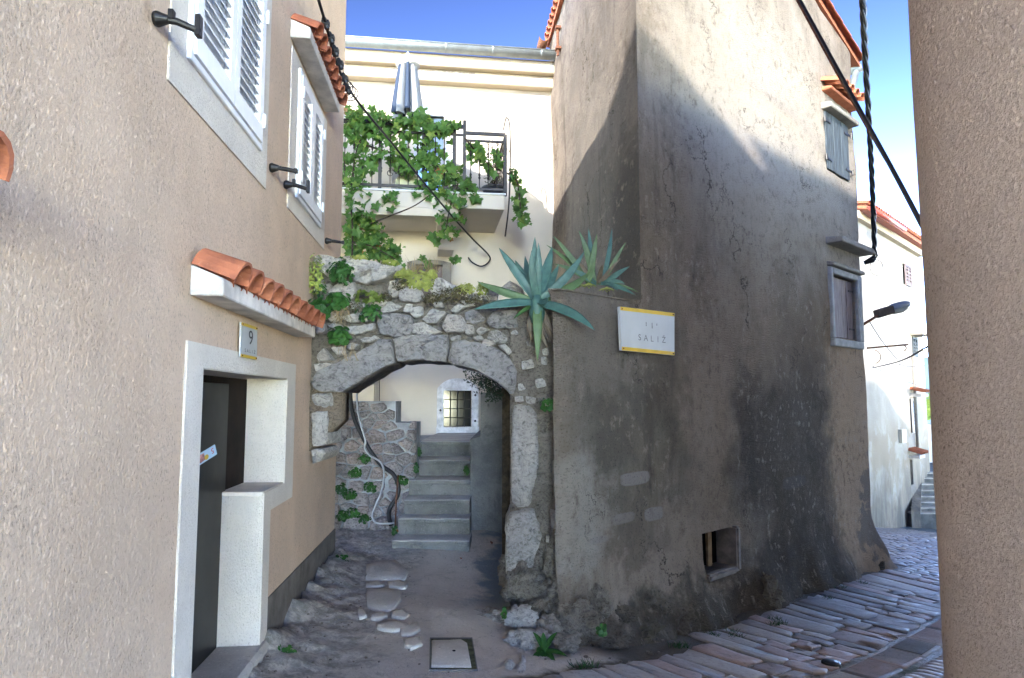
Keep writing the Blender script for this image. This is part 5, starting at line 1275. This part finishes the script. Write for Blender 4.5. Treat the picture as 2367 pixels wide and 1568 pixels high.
# folded flyer stuck in the door frame
FO = -.06
fl = thing('flyer', 'folded supermarket flyer tucked into the dark doorway', 'flyer', LW.P(dl_a+.1, LW.px(475,1055)[1], FO))
q = [LW.px(*p, FO) for p in ((452,1082),(502,1050),(497,1028),(450,1056))]
c = [LW.P(a,z,FO) for a,z in q]; b = [LW.P(a,z,FO-.004) for a,z in q]
mesh('paper', c+b, [(0,1,2,3),(7,6,5,4),(0,4,5,1),(1,5,6,2),(2,6,7,3),(3,7,4,0)], simple('flyer_paper', (.42,.60,.74), .5, .05, 6), fl)
h1_ = bil(LW, q, FO+.0015); h2_ = bil(LW, q, FO+.003)
mesh('picture', [h1_(.05,.1),h1_(.42,.2),h1_(.42,.85),h1_(.05,.9)], [(0,1,2,3)], simple('flyer_photo', (.50,.22,.20), .5, .5, 40), fl)
mesh('yellow_tag', [h1_(.5+.10*math.cos(t),.35+.25*math.sin(t)) for t in [2*math.pi*k/12 for k in range(12)]], [tuple(range(12))], MAT['yellow'], fl)
red = simple('flyer_red', (.55,.015,.02), .5, .05, 5)
lettering('numeral', '5', red, fl, lambda x, y: h2_(.80-x, .62-y), .30, .75)

# ================================================================== AGAVES
ZA = lambda X, Y: ((1300+X/4.126)*.84536, (620+Y/4.126)*.84536)
def agave_leaf(base, tip, wd, bend, mat, parent, face=V((0,-.8,.6)), name='leaf'):
    base, tip = V(base), V(tip); mid = (base+tip)/2 + V(bend); n = 16; vs_, fs = [], []
    for i in range(n+1):
        t = i/n; p = base*(1-t)**2 + mid*2*t*(1-t) + tip*t*t; tg = ((mid-base)*(1-t) + (tip-mid)*t).normalized()
        sd = tg.cross(face); sd = sd.normalized() if sd.length > .05 else V((1,0,0)); up = sd.cross(tg).normalized()
        wv = wd*(.62+.9*t*(1-t)*1.6)*(1-t**3.2)**.85 + .0015; th_ = wd*.16*(1-t)+.002; tooth = (1.035 if i % 2 else .985)
        for x, h in ((-1,.30),(-.55,.06),(0,-.05),(.55,.06),(1,.30)): vs_.append(p + sd*x*wv*.5*tooth + up*(h*wv*.5*(1-.5*t) + th_*.0))
        for x, h in ((.6,-.10),(0,-.30),(-.6,-.10)): vs_.append(p + sd*x*wv*.5 + up*(h*wv*.5 - th_))
    for i in range(n):
        for k in range(8): a, b = i*8+k, i*8+(k+1)%8; fs.append((a,b,b+8,a+8))
    fs.append(tuple(range(8))); fs.append(tuple(n*8+k for k in range(8)))
    return fixn(mesh(name, vs_, fs, mat, parent, True))
ab_ = at_y(*ZA(695,870), 5.74)
ag = thing('agave', 'large blue-green agave sprawling over the top of the archway pier', 'agave', ab_)
for (X,Y,dy,w_,bx,mt) in ((265,240,.0,.085,(-.02,-.05,.03),'agave'),(450,380,.30,.09,(-.03,.05,.04),'agave'),(635,268,-.10,.075,(-.03,-.05,0),'agave'),(672,112,.06,.085,(-.02,0,0),'agave'),(712,180,-.06,.07,(.01,-.03,0),'agave'),
        (865,225,.20,.10,(.02,.02,.02),'agave'),(1230,275,.05,.085,(.06,-.06,-.05),'agave'),(1308,495,.16,.085,(.05,-.04,-.06),'agave_y'),(20,620,.05,.085,(-.02,-.06,-.03),'agave_y'),(-22,935,-.10,.085,(.0,-.05,.03),'agave'),
        (1350,1172,-.30,.095,(.05,-.05,.06),'agave'),(700,1522,-.06,.085,(.0,-.09,.10),'agave_y'),(815,800,-.22,.07,(.03,-.04,-.04),'agave'),(430,1040,-.02,.04,(0,0,.02),'weed'),(940,420,.35,.08,(.03,0,0),'agave'),(560,330,.35,.08,(-.03,0,0),'agave')):
    tip = at_y(*ZA(X,Y), 5.74+dy); off = (tip-ab_).normalized()*.03
    agave_leaf(ab_+off+V((0,0,.01)), tip, w_, bx, MAT[mt], ag, V((0,-1,.35)) if Y > 800 or X in (-22,20) else V((0,-1,.25)))
MB().lathe(ab_-V((0,-.03,.16)), (0,-.15,1), [(.05,0),(.07,.08),(.055,.17),(.03,.24)], 12).make('heart', MAT['agave'], ag, True)
for k in range(16):
    X = rnd.uniform(560,900); b = at_y(*ZA(700+rnd.uniform(-70,120),940), 5.78); t = at_y(*ZA(X,rnd.uniform(1050,1420)), 5.78+rnd.uniform(-.03,.06))
    agave_leaf(b, t, rnd.uniform(.02,.06), rv()*.04, MAT['agave_d'], ag, name='dry_leaf')
ab2 = at_y(*ZA(1310,650), 6.45)
ag2 = thing('agave', 'smaller narrow-leaved agave growing against the shaded alley wall', 'agave', ab2)
for (X,Y,dy,w_,mt) in ((1165,40,0,.07,'agave_y'),(1275,22,.15,.06,'agave'),(1372,80,-.05,.065,'agave_y'),(1540,20,.05,.05,'agave'),(1702,172,0,.045,'agave_y'),(872,100,.0,.06,'agave_y'),(800,205,.1,.055,'agave_y'),(1740,448,-.1,.06,'agave'),
        (1640,358,-.05,.025,'agave_d'),(885,420,-.1,.06,'agave_y'),(1150,382,-.1,.045,'agave_d'),(1430,432,-.15,.05,'agave_d'),(1842,742,-.05,.035,'agave_y'),(1608,722,-.2,.05,'agave'),(1802,772,-.15,.05,'agave'),(1690,650,-.1,.045,'agave'),(1345,345,-.1,.045,'agave_y'),(1080,480,-.1,.06,'agave'),
        (1700,480,-.02,.03,'agave_d'),(1510,460,.1,.05,'agave')):
    tip = at_y(*ZA(X,Y), 6.45+dy); b = ab2 + V((rnd.uniform(-.05,.05) + (.08 if X > 1400 else 0),rnd.uniform(-.05,.05),0)); agave_leaf(b, tip, w_, (rnd.uniform(-.03,.03),-.03,rnd.uniform(0,.05)), MAT[mt], ag2, V((0,-1,.3)))
# small succulent rosettes at its foot
for i, (X,Y) in enumerate(((1150,690),(1275,690),(1480,735))):
    c = at_y(*ZA(X,Y), 6.3); t = thing('houseleek', 'pale green houseleek rosette on the wall top beside the agaves', 'succulent', c, 'houseleek rosettes on the wall top'); mb = MB()
    for k in range(34):
        a = k*2.4; r_ = .012+.0019*k; leaf(mb, c+V((math.cos(a)*r_, math.sin(a)*r_-.01, .035-.0007*k)), V((math.cos(a)*.5,math.sin(a)*.5-.3,1)), V((math.cos(a),math.sin(a),.2)), .024, 'oval')
    mb.make('rosette', MAT['crop'], t)

# ================================================================== WALL AND PATH PLANTS
def wz(X, Y, y=5.86): return at_y(*Z3(X,Y), y)
clump('ivy', 'dark ivy tuft between the top stones of the archway wall', 'ivy', wz(325,275,5.84), (.13,.08,.13), 150, .028, MAT['weed'], 'vine')
clump('creeping_stonecrop', 'yellow-green creeping stonecrop at the house end of the archway wall', 'stonecrop', wz(120,290,5.84), (.10,.06,.20), 230, .013, MAT['crop'])
clump('hanging_stonecrop', 'thin green hanging sprigs below the stonecrop at the house end of the archway wall', 'stonecrop', wz(160,430,5.86), (.07,.05,.14), 90, .012, MAT['weed'])
clump('pellitory', 'bright green leafy pellitory tuft growing from the archway joints', 'weed', wz(312,512,5.83), (.115,.08,.085), 75, .034, MAT['weed'])
clump('pellitory', 'dark green pellitory tuft hanging on the archway wall beside the house', 'weed', wz(158,575,5.82), (.11,.08,.115), 95, .030, MAT['weed'])
clump('pellitory', 'low green pellitory tuft above the left arch stone', 'weed', wz(312,795,5.83), (.11,.08,.085), 80, .033, MAT['weed'])
clump('leafy_sprig', 'trailing green sprig over the large grey stone of the archway', 'weed', wz(560,610,5.84), (.12,.06,.09), 80, .022, MAT['weed'])
clump('vine_shoot', 'broad yellow-green leaves in the hollow under the capstone', 'plant', wz(555,475,5.88), (.14,.07,.06), 26, .045, leafmat('pale_broad_leaf', (.12,.22,.04), (.24,.26,.06), .35), 'vine')
for (X,Y,rx,rz,n), lb in zip(((830,290,.10,.05,210),(950,340,.16,.09,330),(1060,300,.07,.05,110),(1030,390,.06,.05,90),(1335,415,.10,.055,170),(480,165,.10,.025,80),(735,205,.09,.03,90),(1475,415,.06,.06,80)), ['on the narrow stone beside the big capstone', 'over the middle stones below the dry grass', 'right of the dry grass tuft', 'between the two pale upright stones', 'behind the moss left of the agave', 'along the small flat stone by the house', 'on the back edge of the big capstone', 'beside the lowest left agave leaf']):
    clump('stonecrop', 'yellow-green stonecrop cushion ' + lb, 'stonecrop', wz(X,Y,5.90), (rx,.10,rz), n, .014, MAT['crop'], 'round', 'stonecrop cushions on the archway wall', False)
for (X,Y,rx,rz,n), lb in zip(((1200,460,.16,.08,260),(1060,490,.10,.06,160),(1400,500,.16,.06,220),(810,370,.09,.07,130),(1290,440,.10,.06,150),(700,480,.06,.05,80),(430,560,.08,.05,80)), ['under the stonecrop left of the agave', 'below the broad pale stone on the archway', 'below the lowest left agave leaf', 'beside the narrow stone under the stonecrop', 'right of the broad pale upright stone', 'at the right end of the hollow under the capstone', 'beside the bright green pellitory tuft']):
    clump('moss', 'dark brown-green moss cushion ' + lb, 'moss', wz(X,Y,5.87), (rx,.08,rz), n, .013, MAT['moss'], 'oval', 'moss cushions on the archway wall', False)
t = thing('dry_grass', 'tuft of dry straw-coloured grass on the archway wall top', 'grass', wz(980,300,6.0)); mb = MB()
for k in range(90):
    b = wz(rnd.uniform(890,1110),rnd.uniform(280,310),rnd.uniform(5.95,6.15)); tp = b+V((rnd.uniform(-.08,.08),rnd.uniform(-.05,.05),rnd.uniform(.05,.16))); mb.tube([b,(b+tp)/2+rv()*.015,tp], [.0022,.0018,.0006], 3)
mb.make('blades', MAT['straw'], t)
t = thing('dry_roots', 'dry pale rootlets hanging below the tuft on the archway wall', 'roots', wz(330,640,5.84)); mb = MB()
for k in range(26):
    X = rnd.uniform(280,380); mb.tube(bez([wz(X,rnd.uniform(560,590),5.83),wz(X+rnd.uniform(-30,30),620,5.83),wz(X+rnd.uniform(-60,60),rnd.uniform(650,720),5.85)],4), .0016, 3)
for k in range(12):
    X = rnd.uniform(290,450); mb.tube(bez([wz(X,850,5.84),wz(X+rnd.uniform(-30,30),900,5.84),wz(X+rnd.uniform(-60,60),1000,5.86)],4), .0018, 3)
mb.make('fibres', MAT['straw'], t, kind='stuff')
# fern-like sprays hanging under the arch
t = thing('asparagus_fern', 'feathery fern spray hanging behind the right side of the arch', 'fern', wz(1560,1180,6.6)); mb = MB(); st = MB()
for k in range(9):
    a = wz(rnd.uniform(1560,1700),rnd.uniform(1230,1290),7.0); b = wz(rnd.uniform(1340,1560),rnd.uniform(1070,1220),7.0); P_ = bez([a,(a+b)/2+rv()*.08,b],7); st.tube(P_, .003, 4)
    for p in P_:
        for q_ in range(7): leaf(mb, p+rv()*.05, rv(), rv(), .016)
for k in range(60): leaf(mb, wz(rnd.uniform(1500,1620),rnd.uniform(1240,1330),7.05), rv(), rv(), .02)
mb.make('foliage', leafmat('fern', (.03,.055,.03), (.05,.09,.04), .3), t); st.make('stems', MAT['bark'], t)
def ptuft(label, px, py, y, r, n, sz, kind='round', mat='weed', cat='weed', name='weed'): return clump(name, label, cat, at_y(px,py,y), r, n, sz, MAT[mat], kind)
ptuft('green weed sprouting from the side of the archway pier', 1268,936, 5.74, (.075,.05,.06), 60, .02)
ptuft('small weed in the footing of the weathered house', 1392,1458, 5.2, (.04,.04,.055), 36, .018)
ptuft('tiny weed in the crack of the archway footing', 1165,1418, 5.4, (.022,.03,.05), 22, .016)
g1 = on_ground(657,1528); ptuft('round dark green herb at the foot of the grey plinth', 657,1522, g1.y, (.085,.09,.09), 130, .022)
g1 = on_ground(630,1562); ptuft('low dark green herb touching the plinth nearest the doorstep', 630,1562, g1.y, (.05,.05,.04), 50, .02)
ptuft('bushy green weed at the far corner of the roughcast house', 785,1302, 7.1, (.10,.08,.085), 100, .024); ptuft('pale green weed below the corner of the roughcast house', 768,1336, 6.75, (.05,.05,.06), 44, .02)
for lb, (X,Y) in zip(['in the middle joint left of the thin hose loop', 'inside the grey hose loop on the rubble wall', 'at the house end of the rubble wall, half way down', 'at the foot of the rubble wall under the hose loop', 'at the foot of the rubble wall beside the roughcast house', 'just below the pinkish stone of the rubble wall', 'above the wall foot beside the roughcast house', 'at the elbow of the black pipe', 'low on the rubble wall beside the hose foot'], ((300,640),(350,890),(100,900),(300,1150),(110,1130),(220,760),(175,950),(620,830),(200,1110))):
    c = wp(X,Y,8.52); clump('weed', 'small green weed ' + lb, 'weed', c, (.09,.05,.07), 55, .022, MAT['weed'], 'round', 'weeds in the retaining wall')
for (X,Y,y), lb in zip(((745,720,8.5),(1180,740,8.75),(770,575,8.9),(560,1250,7.95)), ['in the corner of the fourth garden step', 'against the grey parapet on the fourth garden step', 'in the corner of the top garden step', 'at the foot of the lowest garden step']):
    clump('weed', 'small green weed ' + lb, 'weed', wp(X,Y,y), (.04,.04,.07), 30, .018, MAT['weed'], 'round', 'weeds by the garden steps')
# dock rosette on the path
c = on_ground(1258,1512); t = thing('dock_plant', 'rosette of long green dock leaves at the foot of the archway pier', 'weed', c)
for (px,py,lift) in ((1232,1462,.16),(1255,1462,.18),(1288,1462,.15),(1240,1505,.05),(1225,1532,.02),(1250,1545,.01),(1268,1552,.01),(1312,1518,.05),(1285,1535,.02),(1240,1540,.02)):
    tip = at_y(px,py,c.y-.02 if lift > .1 else c.y-.12); agave_leaf(c+V((0,0,.02)), tip, .045, (0,0,.03), MAT['weed'], t, V((0,-.6,.9)))
# fallen leaves
for i, (px,py,lb) in enumerate(((918,1234,'crumpled orange leaf at the foot of the rubble wall'),(930,1228,'dry yellow leaf among the litter by the black pipe'),(1065,1296,'small red fallen leaf on the pale path'),(1136,1259,'brown fallen leaf on the damp blue path'))):
    p = on_ground(px,py)+V((0,0,.025)); mb = MB(); leaf(mb, p, V((rnd.uniform(-.3,.3),-.3,1)), rv(), (.05,.04,.025,.045)[i], 'vine' if i < 2 else 'oval', .5)
    props(mb.make('fallen_leaf', leafmat('autumn_leaf_%s' % 'abcd'[i], ((.45,.18,.04),(.42,.28,.06),(.40,.10,.03),(.20,.09,.04))[i], ((.5,.22,.05),(.5,.32,.08),(.45,.12,.03),(.25,.12,.05))[i], .2)), lb, 'leaf')
for i in range(14):
    a = rnd.uniform(-.6,5.5); p = SF.P(a, 0, rnd.uniform(.28,.5)); z = gz(p.x,p.y)
    mb = MB(); t = thing('grass_tuft', 'little green grass tuft in the joints of the street paving', 'grass', V((p.x,p.y,z)), 'grass tufts in the paving')
    for k in range(26): b = V((p.x+rnd.uniform(-.06,.06),p.y+rnd.uniform(-.04,.04),z)); mb.tube([b, b+V((rnd.uniform(-.04,.04),rnd.uniform(-.04,.04),rnd.uniform(.02,.055)))], [.003,.0008], 3)
    mb.make('blades', MAT['weed'], t)

# ================================================================== CABLES, LAMP
def cable(label, pts, r, n=8, name='cable', cat='cable', mat='cable'):
    return props(MB().tube(bez(pts, 8), r, n).make(name, MAT[mat], None, True), label, cat)
cb = thing('service_cable', 'black overhead cable with clamps crossing from the roughcast house to the cream wall', 'cable', at_y(800,200,6.3))
P_ = bez([at_y(728,-30,5.0),at_y(750,45,5.4),at_y(800,195,6.3),at_y(905,330,8.0),at_y(1015,465,9.6),at_y(1085,545,10.8),at_y(1128,588,11.45),at_y(1131,604,11.5),at_y(1113,616,11.5),at_y(1092,607,11.5),at_y(1083,596,11.55)], 10)
MB().tube(P_, .013, 8).make('conductor', MAT['cable'], cb, True)
for i, (px,py) in enumerate(((753,55),(765,88),(775,118),(786,148),(797,182),(803,205))):
    p = at_y(px,py,5.45+.17*i); mb = MB(); mb.tube([p+V((-.02,0,.05)),p,p+V((.015,0,-.05))], [.018,.03,.018], 8); mb.tube([p,p+V((-.05,0,-.06)),p+V((-.03,.02,-.12))], .006, 5); mb.wbox(p.x-.03,p.x+.03,p.y-.03,p.y+.02,p.z-.018,p.z+.018); mb.make('clamp', MAT['cable'], cb)
mb = MB()
for k in range(3):
    c = at_y(803+k*3,205+k*4,6.35); mb.tube([c+V((math.cos(t)*.05*(1+.2*k),.02*k,math.sin(t)*.07)) for t in [2*math.pi*j/16 for j in range(17)]], .006, 5, False)
mb.make('coil', MAT['cable'], cb, True)
cable('straight black cable running down from above to the corner house', [at_y(1838,-20,4.6),at_y(1980,240,3.7),at_y(2070,405,3.1),at_y(2135,528,2.65)], .0105)
cable('rust-brown cable lashed alongside the straight black cable', [at_y(1831,-20,4.62),at_y(1973,238,3.75),at_y(2050,372,3.25)], .008, mat='rust')
tw = thing('twisted_cable', 'thick twisted bundle of black cables hanging beside the tall house', 'cable', at_y(2022,590,10.2))
P_ = bez([at_y(1994,-30,6.0),at_y(2000,120,7.2),at_y(2010,300,8.6),at_y(2017,440,9.4),at_y(2022,590,10.2)], 24)
for s3 in range(3):
    pts = []
    for i, p in enumerate(P_):
        a = i*.42 + s3*2.09; pts.append(p + V((math.cos(a)*.022, 0, math.sin(a)*.022)))
    MB().tube(pts, .019, 6).make('strand', MAT['cable'], tw, True)
p = at_y(2019,598,10.25); mb = MB(); mb.tube([p+V((-.12,.05,-.06)),p+V((-.02,0,-.02)),p+V((.05,0,.06))], [.03,.05,.03], 8); mb.tube([p+V((math.cos(t)*.10+.04,0,math.sin(t)*.12-.14)) for t in [2*math.pi*j/20 for j in range(17)]], .005, 5, False); mb.make('anchor', MAT['cable'], tw)
# street lamp on the tall house's corner
l0, l1 = at_y(2026,727,10.5), at_y(2104,703,10.75); ax = (l1-l0).normalized(); sd = ax.cross(V((0,0,1))).normalized(); up = sd.cross(ax); LL = (l1-l0).length
lamp = thing('street_lamp', 'grey street lamp on a short arm at the corner of the tall house', 'lamp', at_y(2005,742,10.4))
MB().tube([at_y(1996,750,10.35), l0+ax*.05-up*.02], .022, 8).make('arm', MAT['rust'], lamp, True)
mb = MB()
def lsec(t, wv, hv, zo): return [l0+ax*(LL*t)+sd*x*wv+up*(z*hv+zo) for x, z in ((-1,0),(-.8,.7),(-.3,1),(.3,1),(.8,.7),(1,0))]
secs = [lsec(t,w_,h_,0) for t,w_,h_ in ((.40,.075,.07),(.55,.095,.085),(.75,.10,.085),(.9,.08,.065),(.98,.045,.03),(1.0,.01,.005))]
vs_ = [p for s3 in secs for p in s3]; fs = [(i*6+k,i*6+(k+1)%6,(i+1)*6+(k+1)%6,(i+1)*6+k) for i in range(5) for k in range(6)] + [tuple(range(6)),tuple(range(30,36))]
fixn(mesh('hood', vs_, fs, simple('lamp_grey', (.26,.29,.33), .35, .08, 5), lamp, True))
secs = [[l0+ax*(LL*t)+sd*x*w_-up*z*h_ for x,z in ((-1,0),(-.8,.7),(-.3,1),(.3,1),(.8,.7),(1,0))] for t,w_,h_ in ((.38,.06,.03),(.5,.085,.08),(.7,.09,.09),(.88,.07,.06),(.97,.03,.02))]
vs_ = [p for s3 in secs for p in s3]; fs = [(i*6+k,i*6+(k+1)%6,(i+1)*6+(k+1)%6,(i+1)*6+k) for i in range(4) for k in range(6)] + [tuple(range(6)),tuple(range(24,30))]
fixn(mesh('bowl', vs_, fs, simple('lamp_bowl', (.42,.42,.34), .25, .06, 5), lamp, True))
MB().hexa([l0+ax*(LL*t)+sd*x+up*z for z in (-.06,.065) for t,x in ((.0,-.06),(.42,-.075),(.42,.075),(.0,.06))]).make('ballast_box', simple('lamp_brown', (.10,.075,.055), .7, .2, 8), lamp, bevel=.012)
br = thing('iron_bracket', 'thin iron bracket bar sticking out below the street lamp', 'bracket', at_y(2016,803,10.4))
MB().tube([at_y(2005,805,10.35),at_y(2098,797,10.9)], .014, 6).make('bar', MAT['rust'], br)
mb = MB(); c = at_y(2086,805,10.8); mb.tube([c+V((math.cos(t)*.06,0,math.sin(t)*.05)) for t in [-1.2+k*.3 for k in range(9)]], .008, 5); c = at_y(2022,825,10.45); mb.tube([c+V((math.cos(t)*.09,0,math.sin(t)*.1)) for t in [-1.5+k*.3 for k in range(11)]], .006, 5); mb.make('scroll', MAT['rust'], br)
cable('thin wire stretched across the street below the lamp, rising to the corner house', [at_y(2016,851,10.5),at_y(2080,835,6.5),at_y(2170,786,3.0)], .006)
cable('thin diagonal stay wire below the lamp arm', [at_y(2009,742,10.45),at_y(2040,790,12),at_y(2078,836,14)], .008)
cable('thin pair wire running from the tall house towards the white house', [at_y(2018,848,10.5),at_y(2070,872,14),at_y(2165,907,18)], .007)
cable('short wavy wire fixed along the white house above its lower window', [at_y(2078,842,19),at_y(2105,848,20),at_y(2140,846,21)], .012)
bush = clump('far_bush', 'small sunlit bush beyond the pale wall at the top of the far steps', 'bush', at_y(2152,940,29), (.7,.5,.55), 260, .10, MAT['vine'])

# loose grit and chips along the edges of the path
gb = MB()
def chip(x, y, r_):
    z = gz(x,y); e = x-(-1.25-.0862*y)
    if 0 < e < .5 and y < 7.4: z += .16*(1-e/.5)**2*.8
    k = len(gb.v); n = 5; a0 = rnd.uniform(0,6)
    for h, q in ((-.3,1.),(.35,.85)):
        for i in range(n): a = a0+2*math.pi*i/n; f = rnd.uniform(.7,1.1)*q; gb.v.append(V((x+math.cos(a)*r_*f, y+math.sin(a)*r_*f, z+h*r_*rnd.uniform(.7,1.2)+.006)))
    gb.f += [(k+i,k+(i+1)%n,k+n+(i+1)%n,k+n+i) for i in range(n)] + [tuple(k+n+i for i in range(n))]
for i in range(130):
    y = rnd.uniform(4.2,7.6); chip(-1.25-.0862*y+.06+abs(rnd.gauss(0,.38)), y, rnd.uniform(.004,.012))
for i in range(70):
    p = SF.P(rnd.uniform(-.5,6.5), 0, rnd.uniform(.2,.46)); chip(p.x, p.y, rnd.uniform(.006,.02))
for i in range(15): chip(rnd.uniform(-.9,.2), rnd.uniform(4.3,5.3), rnd.uniform(.004,.012))
props(gb.make('grit', MAT['mortar'], None), 'loose grit and stone chips lying along the path edges', 'grit', kind='stuff')
